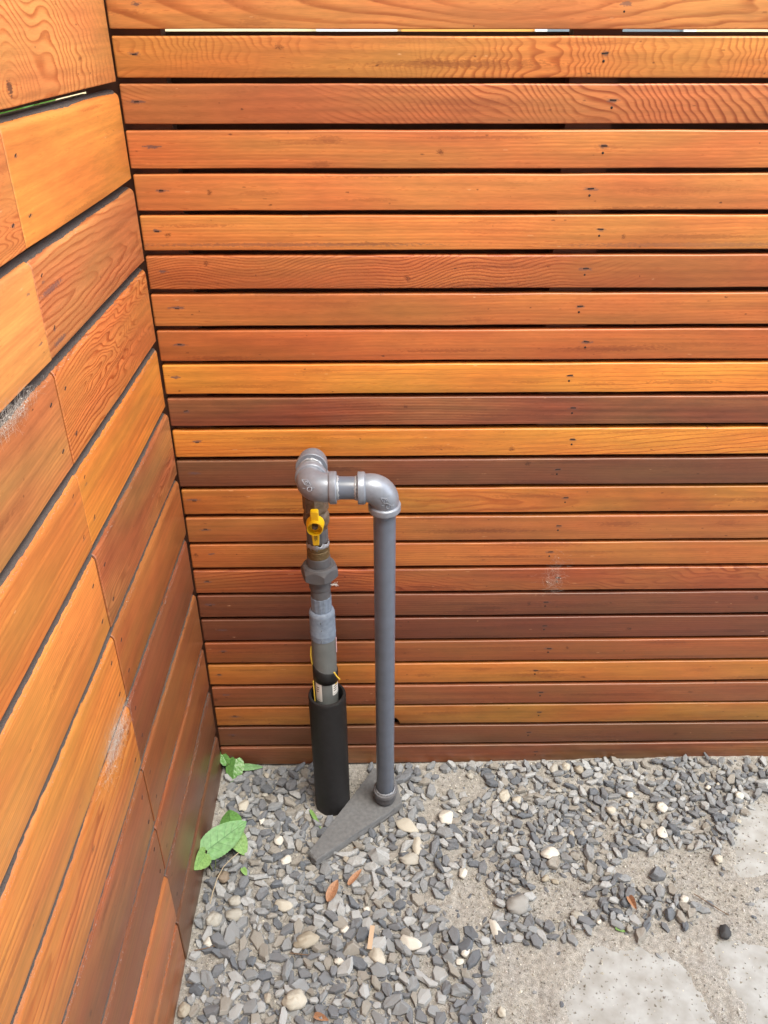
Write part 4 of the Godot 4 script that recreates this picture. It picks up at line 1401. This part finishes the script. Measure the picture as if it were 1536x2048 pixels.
	bud.transform = Transform3D(Basis(Vector3.UP, 0.6), Vector3(0.100, 0.008, 0.315))
	tag(bud, "pale green leaf scrap on chips right of the weed", "leaf")
	var bud2 := part("leaf_scrap", leaf_mesh(0.022, 0.012, 0.1, 0.3, 0.3, 5, 23), light_green, self)
	bud2.transform = Transform3D(Basis(Vector3.UP, 1.3), Vector3(0.925, 0.006, 0.478))
	tag(bud2, "pale green leaf scrap at the edge of the largest flagstone", "leaf")
	# dead leaves
	var dead := mat(Color.WHITE, 0.75, 0.0, 0.3)
	dead.albedo_texture = leaf_picture(srgb(166, 128, 102), srgb(130, 96, 74), 8)
	for d in [[0.300, 0.405, 0.058, 0.026, 2.75, 0.010, "brown dead leaf curled over the front gravel, lower of two"], [0.345, 0.365, 0.052, 0.016, 2.45, 0.010, "brown dead leaf sliver in the gravel, upper of two"], [0.972, 0.405, 0.042, 0.018, 0.2, 0.008, "rusty dead leaf on the gravel before the largest flagstone"], [0.285, 0.650, 0.036, 0.016, 1.2, 0.012, "reddish dead leaf right of the largest cream pebble"]]:
		var o := part("dead_leaf", leaf_mesh(d[2] * 0.9, d[3] * 1.15, 0.0, 1.3, -0.2, 7, int(d[0] * 1000.0)), dead, self, Transform3D(Basis(Vector3.UP, d[4]) * Basis(Vector3(0, 0, 1), 0.25), Vector3(d[0], d[5], d[1])))
		tag(o, d[6], "dead leaf")

# ---------------------------------------------------------------- small things
func build_small_things() -> void:
	# dry stalk arching over the pebbles
	var straw := mat(srgb(176, 160, 134), 0.7)
	var st := new_st()
	strand(st, PackedVector3Array([Vector3(0.088, 0.016, 0.278), Vector3(0.074, 0.024, 0.300), Vector3(0.060, 0.030, 0.326), Vector3(0.050, 0.028, 0.354), Vector3(0.044, 0.022, 0.385), Vector3(0.040, 0.010, 0.405)]), 0.0010)
	tag(part("dry_stalk", done(st), straw, self), "thin dry stalk arching from the weed over the pebbles", "stalk")
	for t in [[0.225, 0.518, 0.285, 0.524, "thin brown twig above the largest cream pebble"], [0.355, 0.262, 0.395, 0.258, "thin brown twig below the dark slab"], [0.02, 0.50, 0.07, 0.49, "thin brown twig by the side fence"], [1.12, 0.40, 1.18, 0.452, "thin curved twig on the dirt right of the gravel"]]:
		st = new_st()
		var a := Vector3(t[0], ground_y(t[0], t[1]) + 0.010, t[1])
		var b := Vector3(t[2], ground_y(t[2], t[3]) + 0.008, t[3])
		strand(st, PackedVector3Array([a, a.lerp(b, 0.4) + Vector3(0, 0.003, 0.003), a.lerp(b, 0.7) + Vector3(0, 0.001, 0.002), b]), 0.0012)
		tag(part("twig", done(st), mat(srgb(110, 88, 70), 0.8), self), t[4], "twig")
	st = new_st()
	box(st, Vector3(-0.005, -0.002, -0.024), Vector3(0.005, 0.002, 0.024))
	tag(part("wood_splinter", done(st), mat(srgb(176, 152, 128), 0.8), self, Transform3D(Basis(Vector3.UP, -0.15) * Basis(Vector3(1, 0, 0), 0.2), Vector3(0.397, 0.016, 0.494))), "pale wood splinter in the gravel beside the teardrop pebble", "splinter")
	# cobwebs: tangles of fine threads with specks caught in them
	var silk := mat(srgb(188, 180, 172), 0.8)
	var web := func(called: String, label: String, c: Vector3, along: Vector3, across: Vector3, out: Vector3, count: int, specks: int, sd: int) -> void:
		var r := RandomNumberGenerator.new()
		r.seed = sd
		var o := thing(called, label, "cobweb", c)
		var s := new_st()
		for i in count:
			var q := along * r.randfn(0.0, 0.42) + across * r.randfn(0.0, 0.4) + out * r.randf_range(0.1, 0.8)
			var d := (along.normalized() * r.randfn(0, 1) + across.normalized() * r.randfn(0, 1) + out.normalized() * r.randfn(0, 0.5)).normalized() * r.randf_range(0.003, 0.014)
			var e := (along.normalized() * r.randfn(0, 1) + across.normalized() * r.randfn(0, 1)).normalized() * r.randf_range(0.002, 0.005)
			strand(s, PackedVector3Array([q - d, q + e, q + d]), r.randf_range(0.00004, 0.00007))
		part("thread", done(s), silk, o).set_meta("kind", "stuff")
		s = new_st()
		for i in specks:
			var q := along * r.randfn(0.0, 0.4) + across * r.randfn(0.0, 0.3) + out * r.randf_range(0.1, 0.6)
			var k := r.randf_range(0.0004, 0.0013)
			lathe(s, q, Vector3(r.randfn(), r.randfn(), r.randfn()).normalized(), [[0.0, -k, 1], [k * 0.8, -k * 0.3, 1], [k * 0.7, k * 0.5, 1], [0.0, k * 1.3, 1]], 5)
		part("speck", done(s), silk, o).set_meta("kind", "stuff")
	web.call("cobweb", "largest dusty cobweb along a board gap low on the side fence", Vector3(0.005, 0.722, 0.60), Vector3(0, -0.004, 0.085), Vector3(0, 0.036, 0), Vector3(0.006, 0, 0), 760, 45, 1)
	web.call("cobweb", "dusty cobweb in the board gap high on the side fence near the viewer", Vector3(0.005, 1.306, 0.665), Vector3(0, 0, 0.085), Vector3(0, 0.018, 0), Vector3(0.004, 0, 0), 360, 30, 2)
	web.call("cobweb", "small cobweb across plank gaps on the back fence", Vector3(0.828, 0.60, 0.001), Vector3(0, 0.055, 0), Vector3(0.036, 0, 0), Vector3(0, 0, 0.004), 170, 12, 3)

# ---------------------------------------------------------------- beyond the fences
func build_surroundings() -> void:
	# the house that shows through the slit under the top plank
	var cream := mat(srgb(228, 206, 164), 0.8)
	var white := mat(srgb(224, 222, 216), 0.6)
	var house := thing("house", "cream house behind the back fence, seen through the slit", "house", Vector3(0, 0, -3.2))
	var st := new_st()
	box(st, Vector3(-3.0, -0.1, -3.0), Vector3(5.0, 5.0, 0.0))
	part("wall", done(st), cream, house)
	st = new_st()
	box(st, Vector3(0.16, 0.0, -0.02), Vector3(0.56, 2.2, 0.03))
	part("door_panel", done(st), white, house)
	st = new_st()
	box(st, Vector3(0.58, 0.0, -0.02), Vector3(1.24, 2.3, 0.025))
	part("wood_door", done(st), mat(srgb(226, 160, 80), 0.6), house)
	st = new_st()
	box(st, Vector3(1.3, 1.0, -0.02), Vector3(1.98, 2.2, 0.015))
	part("window_pane", done(st), mat(srgb(120, 132, 140), 0.1), house)
	st = new_st()
	for b in [[1.24, 0.94, 1.3, 2.26], [1.98, 0.94, 2.04, 2.26], [1.3, 0.94, 1.98, 1.0], [1.3, 2.2, 1.98, 2.26], [1.62, 1.0, 1.66, 2.2]]:
		box(st, Vector3(b[0], b[1], -0.01), Vector3(b[2], b[3], 0.04))
	part("window_frame", done(st), white, house)
	st = new_st()
	box(st, Vector3(2.2, 1.70, -0.02), Vector3(2.9, 2.4, 0.02))
	part("dark_sash", done(st), mat(srgb(92, 58, 50), 0.5), house)
	# shrub behind the side fence, its overhanging crown added to shade the corner
	var leafm := mat(srgb(96, 150, 60), 0.6)
	leafm.backlight_enabled = true
	leafm.backlight = Color(0.3, 0.4, 0.1)
	var sh := thing("tree", "leafy tree behind the side fence, green through the gap, unseen overhang added to shade the corner", "tree", Vector3(-1.3, -0.03, -0.7))
	st = new_st()
	var r := RandomNumberGenerator.new()
	r.seed = 77
	var lumps := []
	for i in 26:
		var d := Vector3(r.randfn(), r.randfn(), r.randfn()).normalized() * pow(r.randf(), 0.5)
		lumps.append([Vector3(0.55 + d.x * 1.55, 3.5 + d.y * 0.75, 0.5 + d.z * 1.7), r.randf_range(0.4, 0.75)])
	for i in 6:
		lumps.append([Vector3(0.15 + 0.12 * i, 1.2 + 0.25 * (i % 3), -0.9 + 0.3 * i), 0.45])
	for lump in lumps:
		for i in 330:
			var d := Vector3(r.randfn(), r.randfn(), r.randfn()).normalized() * pow(r.randf(), 0.45) * float(lump[1])
			var c: Vector3 = lump[0] + d
			if c.y < 2.3 and c.x > 1.05: continue
			var q := Vector3(r.randfn(), r.randfn() * 0.5, r.randfn()).normalized()
			var w := q.cross(Vector3(r.randfn(), r.randfn(), r.randfn())).normalized()
			var l := r.randf_range(0.045, 0.08)
			tri(st, c - q * l, c + w * l * 0.5, c + q * l)
			tri(st, c - q * l, c + q * l, c - w * l * 0.5)
	part("crown", done(st), leafm, sh).set_meta("kind", "stuff")
	st = new_st()
	sweep(st, PackedVector3Array([Vector3(0, -0.1, 0), Vector3(0.03, 0.9, 0.04), Vector3(0.12, 1.8, 0.1), Vector3(0.3, 2.7, 0.25)]), [0.10, 0.08, 0.07, 0.05], 12)
	for k in 7:
		var e := Vector3(0.55 + 1.2 * sin(k * 0.9), 3.3 + 0.3 * cos(k * 2.0), 0.5 + 1.2 * cos(k * 0.9))
		sweep(st, PackedVector3Array([Vector3(0.1 + 0.02 * k, 1.7 + 0.12 * k, 0.1), e.lerp(Vector3(0.2, 2.2, 0.2), 0.5), e]), [0.035, 0.022, 0.008], 8)
	part("trunk", done(st), mat(srgb(98, 80, 60), 0.9), sh)
	# unseen house added behind the viewer to keep low sky off the fence foot
	var home := thing("added_house", "unseen pale grey house wall added to shade the foot of the long fence", "house", Vector3(1.0, 0, 3.3))
	st = new_st()
	box(st, Vector3(-4.5, -0.1, 0.0), Vector3(4.5, 4.4, 0.3))
	part("wall", done(st), mat(srgb(150, 148, 142), 0.85), home)
	st = new_st()
	box(st, Vector3(-4.7, 4.4, -0.35), Vector3(4.7, 4.55, 0.6))
	part("roof", done(st), mat(srgb(92, 88, 86), 0.8), home)
	for x in [-2.4, 1.4]:
		st = new_st()
		box(st, Vector3(x, 0.95, -0.03), Vector3(x + 1.1, 2.15, 0.01))
		var fr := part("window", done(st), mat(srgb(206, 204, 198), 0.6), home)
		st = new_st()
		box(st, Vector3(x + 0.07, 1.02, -0.036), Vector3(x + 1.03, 2.08, -0.031))
		part("pane", done(st), mat(srgb(60, 70, 76), 0.08), fr)
